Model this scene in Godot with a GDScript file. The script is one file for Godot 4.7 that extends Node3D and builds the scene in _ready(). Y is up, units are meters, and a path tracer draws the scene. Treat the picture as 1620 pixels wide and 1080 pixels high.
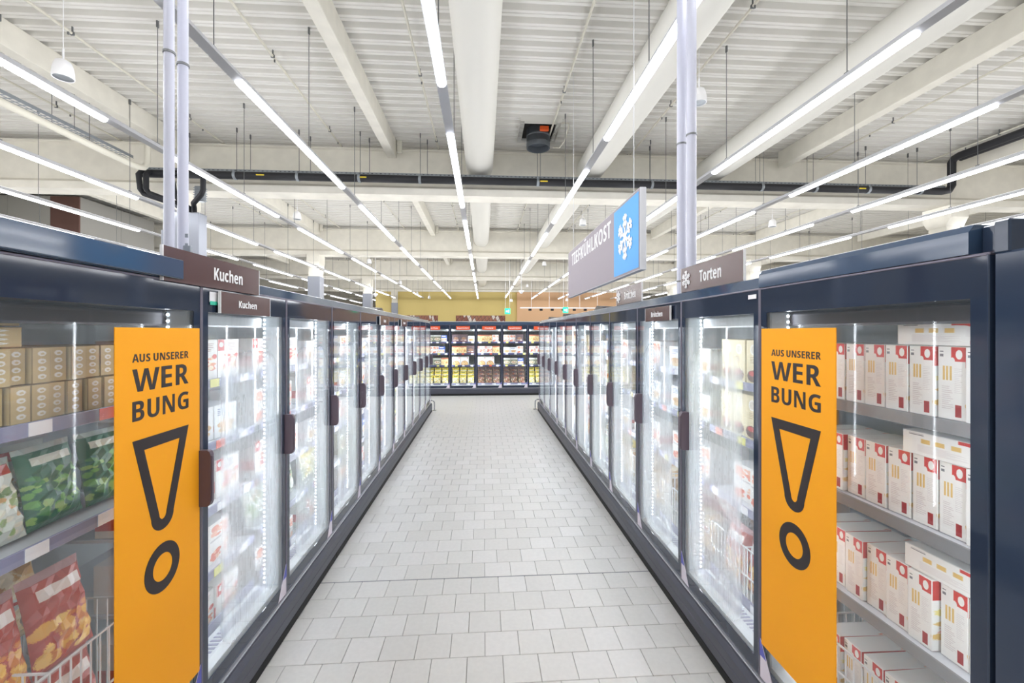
extends Node3D
# A supermarket freezer aisle. Aisle runs along -z; x = 0 and z = 0 lie under the camera; metres.

const EYE := 1.75
const LEFT_X := -1.165     # outer face of the left doors
const RIGHT_X := 1.239
const BACK_Z := -12.09     # outer face of the doors of the freezer across the aisle's end
const PITCH := 0.78
const SEAM := 1.885        # distance to the far edge of the nearest doors
const DECK_Y := 6.47
const LAMP_Y := 4.5
const BEAM_Z := -10.96
const BEAM_STEP := 8.72
const ORD := ["first", "second", "third", "fourth", "fifth", "sixth", "seventh", "eighth", "ninth", "tenth", "eleventh", "twelfth", "thirteenth", "fourteenth", "fifteenth", "sixteenth"]

var M := {}
var meshes := {}
var used := {}
var rng := RandomNumberGenerator.new()
var TL: Transform3D
var TR: Transform3D
var TB: Transform3D


# ------------------------------------------------------------------ mesh builder
class MB:
	var v := PackedVector3Array()
	var n := PackedVector3Array()
	var uv := PackedVector2Array()
	var xf := Transform3D()

	func tri(a: Vector3, b: Vector3, c: Vector3, ua := Vector2.ZERO, ub := Vector2.ZERO, uc := Vector2.ZERO, na = null, nb = null, nc = null) -> void:
		# a, b, c run anticlockwise seen from outside; Godot wants clockwise fronts
		a = xf * a; b = xf * b; c = xf * c
		var f := (b - a).cross(c - a).normalized()
		v.append(a); v.append(c); v.append(b)
		uv.append(ua); uv.append(uc); uv.append(ub)
		n.append(f if na == null else (xf.basis * (na as Vector3)).normalized())
		n.append(f if nc == null else (xf.basis * (nc as Vector3)).normalized())
		n.append(f if nb == null else (xf.basis * (nb as Vector3)).normalized())

	func quad(a: Vector3, b: Vector3, c: Vector3, d: Vector3, r := Rect2(0, 0, 1, 1)) -> void:
		var u0 := Vector2(r.position.x, r.end.y)
		var u1 := r.end
		var u2 := Vector2(r.end.x, r.position.y)
		var u3 := r.position
		tri(a, b, c, u0, u1, u2)
		tri(a, c, d, u0, u2, u3)

	func box(p: Vector3, s: Vector3, rf := Rect2(0, 0, 1, 1), rs := Rect2(0, 0, 1, 1), rt := Rect2(0, 0, 1, 1)) -> void:
		# p is the least corner, s the size
		var q := p + s
		quad(Vector3(p.x, p.y, q.z), Vector3(q.x, p.y, q.z), q, Vector3(p.x, q.y, q.z), rf)
		quad(Vector3(q.x, p.y, p.z), p, Vector3(p.x, q.y, p.z), Vector3(q.x, q.y, p.z), rf)
		quad(Vector3(q.x, p.y, q.z), Vector3(q.x, p.y, p.z), Vector3(q.x, q.y, p.z), q, rs)
		quad(p, Vector3(p.x, p.y, q.z), Vector3(p.x, q.y, q.z), Vector3(p.x, q.y, p.z), rs)
		quad(Vector3(p.x, q.y, q.z), q, Vector3(q.x, q.y, p.z), Vector3(p.x, q.y, p.z), rt)
		quad(p, Vector3(q.x, p.y, p.z), Vector3(q.x, p.y, q.z), Vector3(p.x, p.y, q.z), rt)

	func soft(p: Vector3, s: Vector3, b: float, rf := Rect2(0, 0, 1, 1), rs := Rect2(0, 0, 1, 1), rt := Rect2(0, 0, 1, 1)) -> void:
		# a box with chamfered edges
		var q := p + s
		var P := func(x: int, y: int, z: int, k: int) -> Vector3:
			var r := Vector3(q.x if x else p.x, q.y if y else p.y, q.z if z else p.z)
			var i := Vector3(-b if x else b, -b if y else b, -b if z else b)
			if k != 0: r.x += i.x
			if k != 1: r.y += i.y
			if k != 2: r.z += i.z
			return r
		quad(P.call(0, 0, 1, 2), P.call(1, 0, 1, 2), P.call(1, 1, 1, 2), P.call(0, 1, 1, 2), rf)
		quad(P.call(1, 0, 0, 2), P.call(0, 0, 0, 2), P.call(0, 1, 0, 2), P.call(1, 1, 0, 2), rf)
		quad(P.call(1, 0, 1, 0), P.call(1, 0, 0, 0), P.call(1, 1, 0, 0), P.call(1, 1, 1, 0), rs)
		quad(P.call(0, 0, 0, 0), P.call(0, 0, 1, 0), P.call(0, 1, 1, 0), P.call(0, 1, 0, 0), rs)
		quad(P.call(0, 1, 1, 1), P.call(1, 1, 1, 1), P.call(1, 1, 0, 1), P.call(0, 1, 0, 1), rt)
		quad(P.call(0, 0, 0, 1), P.call(1, 0, 0, 1), P.call(1, 0, 1, 1), P.call(0, 0, 1, 1), rt)
		var e := Rect2(rs.position + rs.size * 0.5, Vector2.ZERO)
		for i in [0, 1]:
			for j in [0, 1]:
				for ax in 3:
					var u := (ax + 1) % 3
					var w := (ax + 2) % 3
					var lo := [0, 0, 0]
					lo[u] = i; lo[w] = j
					var hi := lo.duplicate()
					hi[ax] = 1
					var a: Vector3 = P.call(lo[0], lo[1], lo[2], u)
					var c: Vector3 = P.call(hi[0], hi[1], hi[2], u)
					var d: Vector3 = P.call(hi[0], hi[1], hi[2], w)
					var g: Vector3 = P.call(lo[0], lo[1], lo[2], w)
					if (i + j) % 2 == 0: quad(g, d, c, a, e)
					else: quad(a, c, d, g, e)
		for x in [0, 1]:
			for y in [0, 1]:
				for z in [0, 1]:
					var a: Vector3 = P.call(x, y, z, 0)
					var c: Vector3 = P.call(x, y, z, 1)
					var d: Vector3 = P.call(x, y, z, 2)
					if (x + y + z) % 2 == 1: tri(a, c, d, e.position, e.position, e.position)
					else: tri(a, d, c, e.position, e.position, e.position)

	func tube(pts: Array, r: float, k := 8, cap := true) -> void:
		var rings := []
		var nr := []
		var up := Vector3.UP
		for i in pts.size():
			var d: Vector3 = ((pts[mini(i + 1, pts.size() - 1)] as Vector3) - (pts[maxi(i - 1, 0)] as Vector3)).normalized()
			if absf(d.dot(up)) > 0.95: up = Vector3.RIGHT if absf(d.x) < 0.9 else Vector3.FORWARD
			var s := d.cross(up).normalized()
			up = s.cross(d).normalized()
			var ring := []
			var nn := []
			for j in k:
				var a := TAU * j / k
				var o := s * cos(a) + up * sin(a)
				ring.append((pts[i] as Vector3) + o * r)
				nn.append(o)
			rings.append(ring); nr.append(nn)
		for i in pts.size() - 1:
			for j in k:
				var j2 := (j + 1) % k
				tri(rings[i][j2], rings[i + 1][j], rings[i + 1][j2], Vector2.ZERO, Vector2.ZERO, Vector2.ZERO, nr[i][j2], nr[i + 1][j], nr[i + 1][j2])
				tri(rings[i][j2], rings[i][j], rings[i + 1][j], Vector2.ZERO, Vector2.ZERO, Vector2.ZERO, nr[i][j2], nr[i][j], nr[i + 1][j])
		if cap:
			var e := pts.size() - 1
			for j in range(1, k - 1):
				tri(rings[0][0], rings[0][j + 1], rings[0][j])
				tri(rings[e][0], rings[e][j], rings[e][j + 1])

	func lathe(prof: Array, k := 20) -> void:
		# prof: Vector2(radius, height) from the bottom up, round the y axis
		for i in prof.size() - 1:
			var p: Vector2 = prof[i]
			var q: Vector2 = prof[i + 1]
			var t := (q - p).normalized()
			for j in k:
				var a := TAU * j / k
				var b := TAU * (j + 1) / k
				var da := Vector3(cos(a), 0, -sin(a))
				var db := Vector3(cos(b), 0, -sin(b))
				var na := da * t.y - Vector3.UP * t.x
				var nb := db * t.y - Vector3.UP * t.x
				var A := da * p.x + Vector3.UP * p.y
				var B := db * p.x + Vector3.UP * p.y
				var D := db * q.x + Vector3.UP * q.y
				var E := da * q.x + Vector3.UP * q.y
				if p.x > 1e-5: tri(A, B, D, Vector2.ZERO, Vector2.ZERO, Vector2.ZERO, na, nb, nb)
				if q.x > 1e-5: tri(A, D, E, Vector2.ZERO, Vector2.ZERO, Vector2.ZERO, na, nb, na)

	func prism(poly: Array, x0: float, x1: float) -> void:
		# poly of Vector2(z, y), anticlockwise seen from +x; swept from x0 to x1
		var c := poly.size()
		for i in c:
			var p: Vector2 = poly[i]
			var q: Vector2 = poly[(i + 1) % c]
			quad(Vector3(x1, p.y, p.x), Vector3(x0, p.y, p.x), Vector3(x0, q.y, q.x), Vector3(x1, q.y, q.x))
		var pk := PackedVector2Array(poly)
		var t := Geometry2D.triangulate_polygon(pk)
		for i in range(0, t.size(), 3):
			var a := pk[t[i]]; var b := pk[t[i + 1]]; var d := pk[t[i + 2]]
			# z runs to the left seen from +x with y up
			if (b - a).cross(d - a) > 0:
				var s := b; b = d; d = s
			tri(Vector3(x1, a.y, a.x), Vector3(x1, b.y, b.x), Vector3(x1, d.y, d.x))
			tri(Vector3(x0, a.y, a.x), Vector3(x0, d.y, d.x), Vector3(x0, b.y, b.x))

	func slab(poly: PackedVector2Array, z0: float, z1: float) -> void:
		# a flat plate: poly in x, y, anticlockwise seen from +z, from z0 to z1
		var c := poly.size()
		for i in c:
			var p := poly[i]
			var q := poly[(i + 1) % c]
			quad(Vector3(p.x, p.y, z0), Vector3(q.x, q.y, z0), Vector3(q.x, q.y, z1), Vector3(p.x, p.y, z1))
		var t := Geometry2D.triangulate_polygon(poly)
		for i in range(0, t.size(), 3):
			var a := poly[t[i]]; var b := poly[t[i + 1]]; var d := poly[t[i + 2]]
			if (b - a).cross(d - a) < 0:
				var s := b; b = d; d = s
			tri(Vector3(a.x, a.y, z1), Vector3(b.x, b.y, z1), Vector3(d.x, d.y, z1))
			tri(Vector3(a.x, a.y, z0), Vector3(d.x, d.y, z0), Vector3(b.x, b.y, z0))

	func ring(outer: PackedVector2Array, inner: PackedVector2Array, z0: float, z1: float) -> void:
		var c := outer.size()
		for i in c:
			var j := (i + 1) % c
			var a := outer[i]; var b := outer[j]; var d := inner[j]; var e := inner[i]
			quad(Vector3(a.x, a.y, z1), Vector3(b.x, b.y, z1), Vector3(d.x, d.y, z1), Vector3(e.x, e.y, z1))
			quad(Vector3(a.x, a.y, z0), Vector3(b.x, b.y, z0), Vector3(b.x, b.y, z1), Vector3(a.x, a.y, z1))
			quad(Vector3(d.x, d.y, z0), Vector3(e.x, e.y, z0), Vector3(e.x, e.y, z1), Vector3(d.x, d.y, z1))

	func mesh() -> ArrayMesh:
		var a := []
		a.resize(Mesh.ARRAY_MAX)
		a[Mesh.ARRAY_VERTEX] = v
		a[Mesh.ARRAY_NORMAL] = n
		a[Mesh.ARRAY_TEX_UV] = uv
		var m := ArrayMesh.new()
		m.add_surface_from_arrays(Mesh.PRIMITIVE_TRIANGLES, a)
		return m


# ------------------------------------------------------------------ scene helpers
func numbered(called: String) -> String:
	var k: int = used.get(called, 0)
	used[called] = k + 1
	return called if k == 0 else "%s_%03d" % [called, k]


func tag(o: Node3D, label: String, category: String, group := "", kind := "") -> Node3D:
	if label: o.set_meta("label", label)
	if category: o.set_meta("category", category)
	if group: o.set_meta("group", group)
	if kind: o.set_meta("kind", kind)
	return o


func thing(called: String, label: String, category: String, at := Transform3D(), group := "", kind := "") -> Node3D:
	var o := Node3D.new()
	o.name = numbered(called)
	add_child(o, true)
	o.transform = at
	tag(o, label, category, group, kind)
	return o


func obj(called: String, m, mat: Material, parent: Node3D = null, at := Transform3D()) -> MeshInstance3D:
	var o := MeshInstance3D.new()
	o.name = numbered(called) if parent == null else called
	o.mesh = m.mesh() if m is MB else m
	o.material_override = mat
	(self if parent == null else parent).add_child(o, true)
	o.transform = at
	return o


func T(x: float, y: float, z: float) -> Transform3D:
	return Transform3D(Basis(), Vector3(x, y, z))


func rgb(r: int, g: int, b: int, a := 1.0) -> Color:
	return Color(r / 255.0, g / 255.0, b / 255.0, a)


func mat(called: String, c: Color, rough := 0.6, metal := 0.0) -> StandardMaterial3D:
	var m := StandardMaterial3D.new()
	m.resource_name = called
	m.albedo_color = c
	m.roughness = rough
	m.metallic = metal
	M[called] = m
	return m


func glow(called: String, c: Color, e: float) -> StandardMaterial3D:
	var m := mat(called, c, 0.5)
	m.emission_enabled = true
	m.emission = c
	m.emission_energy_multiplier = e
	return m


func noisy(m: StandardMaterial3D, freq: float, lo: float, hi: float, scale: Vector3, bump := 0.0) -> void:
	# soft mottling over a surface, in world space
	var nz := FastNoiseLite.new()
	nz.seed = 7
	nz.frequency = freq
	nz.fractal_octaves = 4
	var t := NoiseTexture2D.new()
	t.width = 256; t.height = 256; t.seamless = true; t.noise = nz
	var g := Gradient.new()
	g.set_color(0, Color(lo, lo, lo)); g.set_color(1, Color(hi, hi, hi))
	t.color_ramp = g
	m.albedo_texture = t
	m.uv1_triplanar = true
	m.uv1_world_triplanar = true
	m.uv1_scale = scale
	if bump > 0.0:
		m.heightmap_enabled = true
		m.heightmap_texture = t
		m.heightmap_scale = bump


func area(called: String, at: Transform3D, size: Vector2, energy: float, c := Color.WHITE) -> void:
	var l := AreaLight3D.new()
	l.name = numbered(called)
	l.area_size = size
	l.area_normalize_energy = true
	l.light_energy = energy
	l.light_color = c
	l.area_range = 60.0
	l.area_attenuation = 2.0
	l.shadow_enabled = true
	add_child(l, true)
	l.transform = at


func lettering(s: String, w: float, h: float, m: Material, parent: Node3D, centre: Vector3, bold := true, called := "lettering") -> void:
	# raised letters w wide and h tall round that centre, facing +z
	var f := SystemFont.new()
	f.font_names = PackedStringArray(["Droid Sans"])
	f.font_weight = 700 if bold else 400
	var t := TextMesh.new()
	t.font = f
	t.text = s
	t.font_size = 48
	t.pixel_size = 0.01
	t.depth = 0.06
	t.curve_step = 2.0
	var b := t.get_aabb()
	var o := MeshInstance3D.new()
	o.name = called
	o.mesh = t
	o.material_override = m
	parent.add_child(o, true)
	var k := Vector3(w / b.size.x, h / b.size.y, 0.02)
	o.transform = Transform3D(Basis.from_scale(k), centre - k * (b.position + b.size * 0.5))


# ------------------------------------------------------------------ printed packaging
func canvas(w: int, h: int, c: Color) -> Image:
	var im := Image.create(w, h, false, Image.FORMAT_RGB8)
	im.fill(c)
	return im


func rect(im: Image, x: float, y: float, w: float, h: float, c: Color) -> void:
	# in fractions of the picture
	var W := im.get_width(); var H := im.get_height()
	im.fill_rect(Rect2i(int(x * W), int(y * H), maxi(1, int(w * W)), maxi(1, int(h * H))), c)


func blob(im: Image, cx: float, cy: float, rx: float, ry: float, c: Color, rough := 0.0) -> void:
	var W := im.get_width(); var H := im.get_height()
	for y in range(maxi(0, int((cy - ry * 1.3) * H)), mini(H, int((cy + ry * 1.3) * H) + 1)):
		for x in range(maxi(0, int((cx - rx * 1.3) * W)), mini(W, int((cx + rx * 1.3) * W) + 1)):
			var d := Vector2((float(x) / W - cx) / rx, (float(y) / H - cy) / ry)
			if d.length() < 1.0 + rough * (rng.randf() - 0.5): im.set_pixel(x, y, c)


func print_lines(im: Image, x: float, y: float, w: float, n: int, step: float, c: Color) -> void:
	for i in n:
		rect(im, x, y + i * step, w * rng.randf_range(0.6, 1.0), step * 0.4, c)


func crumbs(im: Image, x: float, y: float, w: float, h: float, n: int, cols: Array, r: float) -> void:
	for i in n:
		blob(im, x + rng.randf() * w, y + rng.randf() * h, r * rng.randf_range(0.6, 1.3), r * 0.6 * rng.randf_range(0.5, 1.3), cols[rng.randi() % cols.size()], 0.3)


func paper(called: String, im: Image, rough := 0.5) -> void:
	var m := mat(called, Color.WHITE, rough)
	m.albedo_texture = ImageTexture.create_from_image(im)


func packaging() -> void:
	# the front of a carton fills u 0..0.7 of its picture, its side 0.7..1
	var W := rgb(238, 238, 234); var R := rgb(205, 45, 38); var Y := rgb(226, 190, 110)
	var im := canvas(128, 192, W)                       # white cake carton, red corner with a white oval
	rect(im, 0.34, 0.0, 0.36, 0.2, R); blob(im, 0.53, 0.1, 0.085, 0.065, W); blob(im, 0.36, 0.2, 0.07, 0.06, W)
	rect(im, 0.04, 0.06, 0.1, 0.015, rgb(70, 70, 75)); rect(im, 0.04, 0.1, 0.1, 0.04, rgb(120, 120, 125))
	for k in 3: rect(im, 0.12 + k * 0.09, 0.27, 0.06, 0.2, Y)
	print_lines(im, 0.42, 0.3, 0.22, 14, 0.025, rgb(205, 200, 200)); print_lines(im, 0.1, 0.55, 0.3, 12, 0.028, rgb(212, 205, 204))
	rect(im, 0.44, 0.8, 0.16, 0.17, rgb(165, 30, 36)); rect(im, 0.7, 0.0, 0.3, 0.28, R)
	blob(im, 0.85, 0.14, 0.11, 0.09, W); crumbs(im, 0.74, 0.35, 0.22, 0.55, 14, [Y, rgb(232, 120, 90), rgb(240, 226, 140)], 0.07)
	paper("print_red_corner", im)
	im = canvas(96, 128, rgb(198, 178, 132))            # kraft carton with four white round pictures
	for k in 4: blob(im, 0.36, 0.16 + k * 0.22, 0.17, 0.075, rgb(232, 232, 226), 0.25)
	for k in 4: blob(im, 0.38, 0.17 + k * 0.22, 0.08, 0.03, rgb(205, 190, 150), 0.4)
	rect(im, 0.7, 0.0, 0.3, 1.0, rgb(178, 156, 110)); rect(im, 0.7, 0.1, 0.05, 0.8, rgb(70, 66, 120))
	print_lines(im, 0.78, 0.3, 0.18, 9, 0.05, rgb(110, 90, 60))
	paper("print_kraft", im, 0.75)
	im = canvas(128, 128, W)                            # cake carton with red fruit
	rect(im, 0.0, 0.0, 0.2, 0.3, R); blob(im, 0.1, 0.13, 0.07, 0.07, W)
	crumbs(im, 0.2, 0.4, 0.42, 0.4, 26, [rgb(214, 70, 52), rgb(232, 150, 110), rgb(240, 222, 190)], 0.08)
	print_lines(im, 0.24, 0.1, 0.4, 5, 0.045, rgb(150, 120, 116)); rect(im, 0.7, 0.0, 0.3, 1.0, rgb(226, 222, 216)); rect(im, 0.7, 0.55, 0.3, 0.3, R)
	paper("print_fruit", im)
	im = canvas(128, 160, rgb(226, 212, 170))           # cream torte carton with a round badge
	blob(im, 0.36, 0.22, 0.17, 0.13, rgb(240, 238, 228)); blob(im, 0.36, 0.22, 0.12, 0.09, rgb(214, 206, 190))
	print_lines(im, 0.2, 0.4, 0.3, 4, 0.04, rgb(150, 120, 80)); blob(im, 0.34, 0.84, 0.3, 0.14, rgb(96, 56, 44), 0.15)
	blob(im, 0.3, 0.78, 0.18, 0.06, rgb(196, 60, 52), 0.3); rect(im, 0.7, 0.0, 0.3, 1.0, rgb(206, 190, 148))
	paper("print_torte", im)
	im = canvas(128, 128, rgb(234, 236, 236))           # white baguette carton
	blob(im, 0.35, 0.62, 0.28, 0.12, rgb(206, 160, 98), 0.1); blob(im, 0.35, 0.8, 0.25, 0.08, rgb(220, 184, 130), 0.1)
	print_lines(im, 0.08, 0.12, 0.5, 4, 0.06, rgb(70, 90, 150)); rect(im, 0.7, 0.0, 0.3, 1.0, rgb(222, 224, 226)); rect(im, 0.7, 0.6, 0.3, 0.2, rgb(206, 80, 60))
	paper("print_bread", im)
	im = canvas(128, 128, rgb(236, 236, 234))           # white pizza carton, half a pizza
	blob(im, 0.35, 0.86, 0.3, 0.4, rgb(196, 120, 62), 0.05); blob(im, 0.35, 0.86, 0.26, 0.35, rgb(232, 196, 128), 0.05)
	crumbs(im, 0.15, 0.55, 0.4, 0.4, 24, [rgb(196, 70, 46), rgb(110, 130, 60), rgb(244, 230, 190)], 0.04); blob(im, 0.6, 0.12, 0.05, 0.05, R)
	rect(im, 0.7, 0.0, 0.3, 1.0, rgb(226, 226, 224))
	paper("print_pizza", im)
	im = canvas(128, 128, rgb(96, 78, 84))              # dark mauve pizza carton
	rect(im, 0.0, 0.0, 0.7, 0.1, rgb(120, 84, 92)); blob(im, 0.35, 0.55, 0.22, 0.2, rgb(150, 110, 84), 0.1); rect(im, 0.05, 0.74, 0.3, 0.05, W); rect(im, 0.4, 0.7, 0.2, 0.16, rgb(216, 206, 206))
	rect(im, 0.05, 0.86, 0.6, 0.04, rgb(190, 70, 60)); rect(im, 0.7, 0.0, 0.3, 1.0, rgb(84, 66, 74))
	paper("print_mauve", im)
	im = canvas(128, 128, rgb(232, 212, 160))           # golden snack carton with red edge
	rect(im, 0.0, 0.0, 0.7, 0.12, rgb(190, 62, 52)); crumbs(im, 0.05, 0.3, 0.6, 0.6, 40, [rgb(222, 176, 92), rgb(242, 226, 176), rgb(196, 126, 62)], 0.07)
	print_lines(im, 0.1, 0.16, 0.5, 2, 0.07, rgb(120, 50, 40)); rect(im, 0.7, 0.0, 0.3, 1.0, rgb(206, 180, 120))
	paper("print_golden", im)
	im = canvas(128, 128, rgb(234, 232, 230))           # white carton with blue top and pastry
	rect(im, 0.0, 0.0, 0.7, 0.4, rgb(60, 96, 190)); rect(im, 0.08, 0.1, 0.5, 0.14, W); crumbs(im, 0.05, 0.5, 0.6, 0.4, 24, [rgb(236, 206, 150), rgb(226, 150, 110)], 0.07); rect(im, 0.7, 0.0, 0.3, 1.0, rgb(66, 96, 176))
	paper("print_blue", im)
	im = canvas(128, 128, rgb(128, 130, 104))           # grey carton with plated food
	rect(im, 0.0, 0.0, 0.7, 0.2, rgb(206, 210, 206)); blob(im, 0.36, 0.6, 0.3, 0.22, rgb(232, 226, 212), 0.05); crumbs(im, 0.15, 0.46, 0.42, 0.26, 26, [rgb(206, 140, 74), rgb(232, 196, 120), rgb(150, 74, 44), rgb(110, 130, 70)], 0.05)
	rect(im, 0.7, 0.0, 0.3, 1.0, rgb(170, 172, 160))
	paper("print_plate", im)
	im = canvas(128, 128, rgb(236, 234, 230))           # white carton with red salmon slices
	crumbs(im, 0.06, 0.1, 0.58, 0.25, 12, [rgb(226, 130, 96), rgb(236, 170, 140)], 0.1); crumbs(im, 0.06, 0.6, 0.58, 0.3, 12, [rgb(226, 110, 76), rgb(240, 190, 160)], 0.1)
	rect(im, 0.04, 0.42, 0.6, 0.05, rgb(190, 186, 186)); rect(im, 0.7, 0.0, 0.3, 1.0, rgb(228, 226, 224))
	paper("print_salmon", im)
	im = canvas(128, 192, rgb(172, 58, 40))             # bags: red bag of golden fries
	rect(im, 0.0, 0.0, 1.0, 0.08, rgb(190, 150, 150)); rect(im, 0.15, 0.16, 0.7, 0.12, rgb(228, 220, 214))
	crumbs(im, 0.08, 0.5, 0.84, 0.4, 46, [rgb(232, 180, 70), rgb(244, 206, 110), rgb(210, 130, 50)], 0.09)
	paper("print_fries_bag", im, 0.3)
	im = canvas(128, 192, rgb(40, 104, 76))             # green vegetable bag
	rect(im, 0.0, 0.0, 1.0, 0.07, rgb(190, 204, 196)); rect(im, 0.15, 0.14, 0.7, 0.1, rgb(220, 226, 214)); crumbs(im, 0.05, 0.35, 0.9, 0.55, 60, [rgb(74, 140, 70), rgb(110, 172, 84), rgb(40, 96, 60), rgb(150, 190, 110)], 0.07)
	paper("print_green_bag", im, 0.3)
	im = canvas(128, 192, rgb(232, 230, 200))           # white and yellow bag
	rect(im, 0.0, 0.0, 1.0, 0.3, rgb(228, 206, 66)); crumbs(im, 0.04, 0.4, 0.92, 0.5, 44, [rgb(240, 214, 90), rgb(222, 180, 60), rgb(110, 140, 70), rgb(240, 236, 210)], 0.08); rect(im, 0.2, 0.1, 0.6, 0.08, rgb(40, 96, 60))
	paper("print_yellow_bag", im, 0.3)
	im = canvas(128, 192, rgb(220, 196, 150))           # clear bag of bread rolls
	crumbs(im, 0.02, 0.05, 0.96, 0.9, 40, [rgb(206, 160, 96), rgb(228, 196, 140), rgb(186, 134, 74), rgb(236, 222, 190)], 0.14); rect(im, 0.25, 0.4, 0.5, 0.16, rgb(232, 232, 228)); rect(im, 0.3, 0.44, 0.4, 0.04, R)
	paper("print_rolls_bag", im, 0.25)
	im = canvas(128, 192, rgb(112, 76, 58))             # brown bag of mixed pan food
	crumbs(im, 0.04, 0.35, 0.92, 0.6, 70, [rgb(226, 200, 150), rgb(190, 70, 50), rgb(110, 140, 74), rgb(236, 226, 206), rgb(150, 96, 56)], 0.06); rect(im, 0.1, 0.1, 0.8, 0.14, rgb(70, 50, 56))
	paper("print_pan_bag", im, 0.3)
	im = canvas(128, 192, rgb(206, 214, 206))           # pale green and white bag
	crumbs(im, 0.04, 0.3, 0.92, 0.62, 60, [rgb(150, 176, 120), rgb(226, 226, 210), rgb(200, 160, 110), rgb(110, 140, 96)], 0.07); rect(im, 0.1, 0.08, 0.8, 0.12, rgb(176, 60, 50))
	paper("print_pale_bag", im, 0.3)
	im = canvas(512, 64, rgb(206, 200, 196))            # printed pictures of chocolate
	for y in 64:
		for x in 512:
			var p := Vector2(x, y).rotated(0.6) / 30.0
			var cell := Vector2(floorf(p.x), floorf(p.y))
			var f := p - cell
			var c := [rgb(140, 84, 64), rgb(128, 72, 54), rgb(214, 204, 196), rgb(150, 96, 74)][int(absf(sin(cell.x * 12.9 + floorf(cell.y / 2.0) * 78.2)) * 3.99)] as Color
			if f.x < 0.12 or f.y < 0.12: c = c.darkened(0.5)
			elif f.x < 0.25 or f.y < 0.25: c = c.lightened(0.15)
			im.set_pixel(x, y, c)
	paper("print_chocolate", im)


# kind -> [name, print, width, height, depth, look for the label, group]
var KIND := {
	"corner": ["cake_carton", "print_red_corner", 0.082, 0.228, 0.2, "white carton with red corner"],
	"cornerflat": ["cake_carton", "print_red_corner", 0.36, 0.076, 0.16, "white flat-lying carton with red end"],
	"kraft": ["kraft_carton", "print_kraft", 0.058, 0.112, 0.24, "kraft carton with white rounds"],
	"kraftflat": ["kraft_carton", "print_kraft", 0.17, 0.06, 0.16, "kraft carton lying flat"],
	"fruit": ["cake_carton", "print_fruit", 0.2, 0.2, 0.24, "white carton with fruit picture"],
	"torte": ["torte_carton", "print_torte", 0.125, 0.235, 0.2, "cream carton with round badge"],
	"bread": ["baguette_carton", "print_bread", 0.19, 0.17, 0.24, "white carton with baguette picture"],
	"pizza": ["pizza_carton", "print_pizza", 0.23, 0.23, 0.28, "white carton with pizza picture"],
	"mauve": ["pizza_carton", "print_mauve", 0.215, 0.21, 0.28, "mauve carton with white print"],
	"golden": ["snack_carton", "print_golden", 0.2, 0.2, 0.26, "golden carton with red edge"],
	"blue": ["snack_carton", "print_blue", 0.16, 0.19, 0.26, "white carton with blue top"],
	"plate": ["meal_carton", "print_plate", 0.2, 0.19, 0.26, "grey carton with plated food"],
	"salmon": ["fish_carton", "print_salmon", 0.17, 0.2, 0.26, "white carton with orange slices"],
}
var BAG := {
	"fries": ["fries_bag", "print_fries_bag", 0.22, 0.32, 0.08, "red bag of golden fries"],
	"green": ["vegetable_bag", "print_green_bag", 0.19, 0.26, 0.07, "green vegetable bag"],
	"yellow": ["fries_bag", "print_yellow_bag", 0.19, 0.25, 0.08, "yellow and white bag"],
	"rolls": ["bread_bag", "print_rolls_bag", 0.24, 0.26, 0.1, "clear bag of bread rolls"],
	"pan": ["pan_meal_bag", "print_pan_bag", 0.2, 0.27, 0.07, "brown bag of pan food"],
	"pale": ["vegetable_bag", "print_pale_bag", 0.2, 0.25, 0.08, "pale green and white bag"],
}
var protos := {}


func product(kind: String, label: String, category: String, group: String, at: Transform3D) -> void:
	var o: MeshInstance3D
	if not protos.has(kind):
		var m := MB.new()
		var d: Array
		if KIND.has(kind):
			d = KIND[kind]
			var fr := Rect2(0.0, 0.0, 0.7, 1.0)
			var sd := Rect2(0.7, 0.0, 0.3, 1.0)
			m.soft(Vector3(-d[2] / 2, 0, -d[4]), Vector3(d[2], d[3], d[4]), 0.002, fr, sd, Rect2(0.72, 0.9, 0.2, 0.08))
		else:
			d = BAG[kind]
			pillow(m, d[2], d[3], d[4])
		o = obj(d[0], m, M[d[1]])
		protos[kind] = o
	else:
		o = (protos[kind] as MeshInstance3D).duplicate()
		o.name = numbered((KIND[kind] if KIND.has(kind) else BAG[kind])[0])
		add_child(o, true)
	o.transform = at
	tag(o, label, category, group)


func pillow(m: MB, w: float, h: float, t: float) -> void:
	# a filled plastic bag standing on its lower seam, crimped at both ends
	var nx := 8; var ny := 12
	var P := func(i: int, j: int, s: float) -> Vector3:
		var u := 2.0 * i / nx - 1.0
		var k := 2.0 * j / ny - 1.0
		var th := pow(maxf(0.0, 1.0 - pow(absf(u), 3.0)), 0.6) * pow(maxf(0.0, 1.0 - pow(absf(k) , 4.0)), 0.7)
		th *= 1.0 + 0.18 * sin(i * 2.3 + j * 1.7) + 0.12 * sin(j * 3.1 - i)
		var x := u * w / 2 * (1.0 - 0.06 * (1.0 - k * k))
		return Vector3(x, (k + 1) / 2 * h, -t / 2 + s * th * t / 2)
	for s in [1.0, -1.0]:
		for i in nx:
			for j in ny:
				var a: Vector3 = P.call(i, j, s); var b: Vector3 = P.call(i + 1, j, s)
				var c: Vector3 = P.call(i + 1, j + 1, s); var d: Vector3 = P.call(i, j + 1, s)
				var r := Rect2(float(i) / nx, 1.0 - float(j + 1) / ny, 1.0 / nx, 1.0 / ny)
				if s > 0: m.quad(a, b, c, d, r)
				else: m.quad(b, a, d, c, r)


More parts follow.
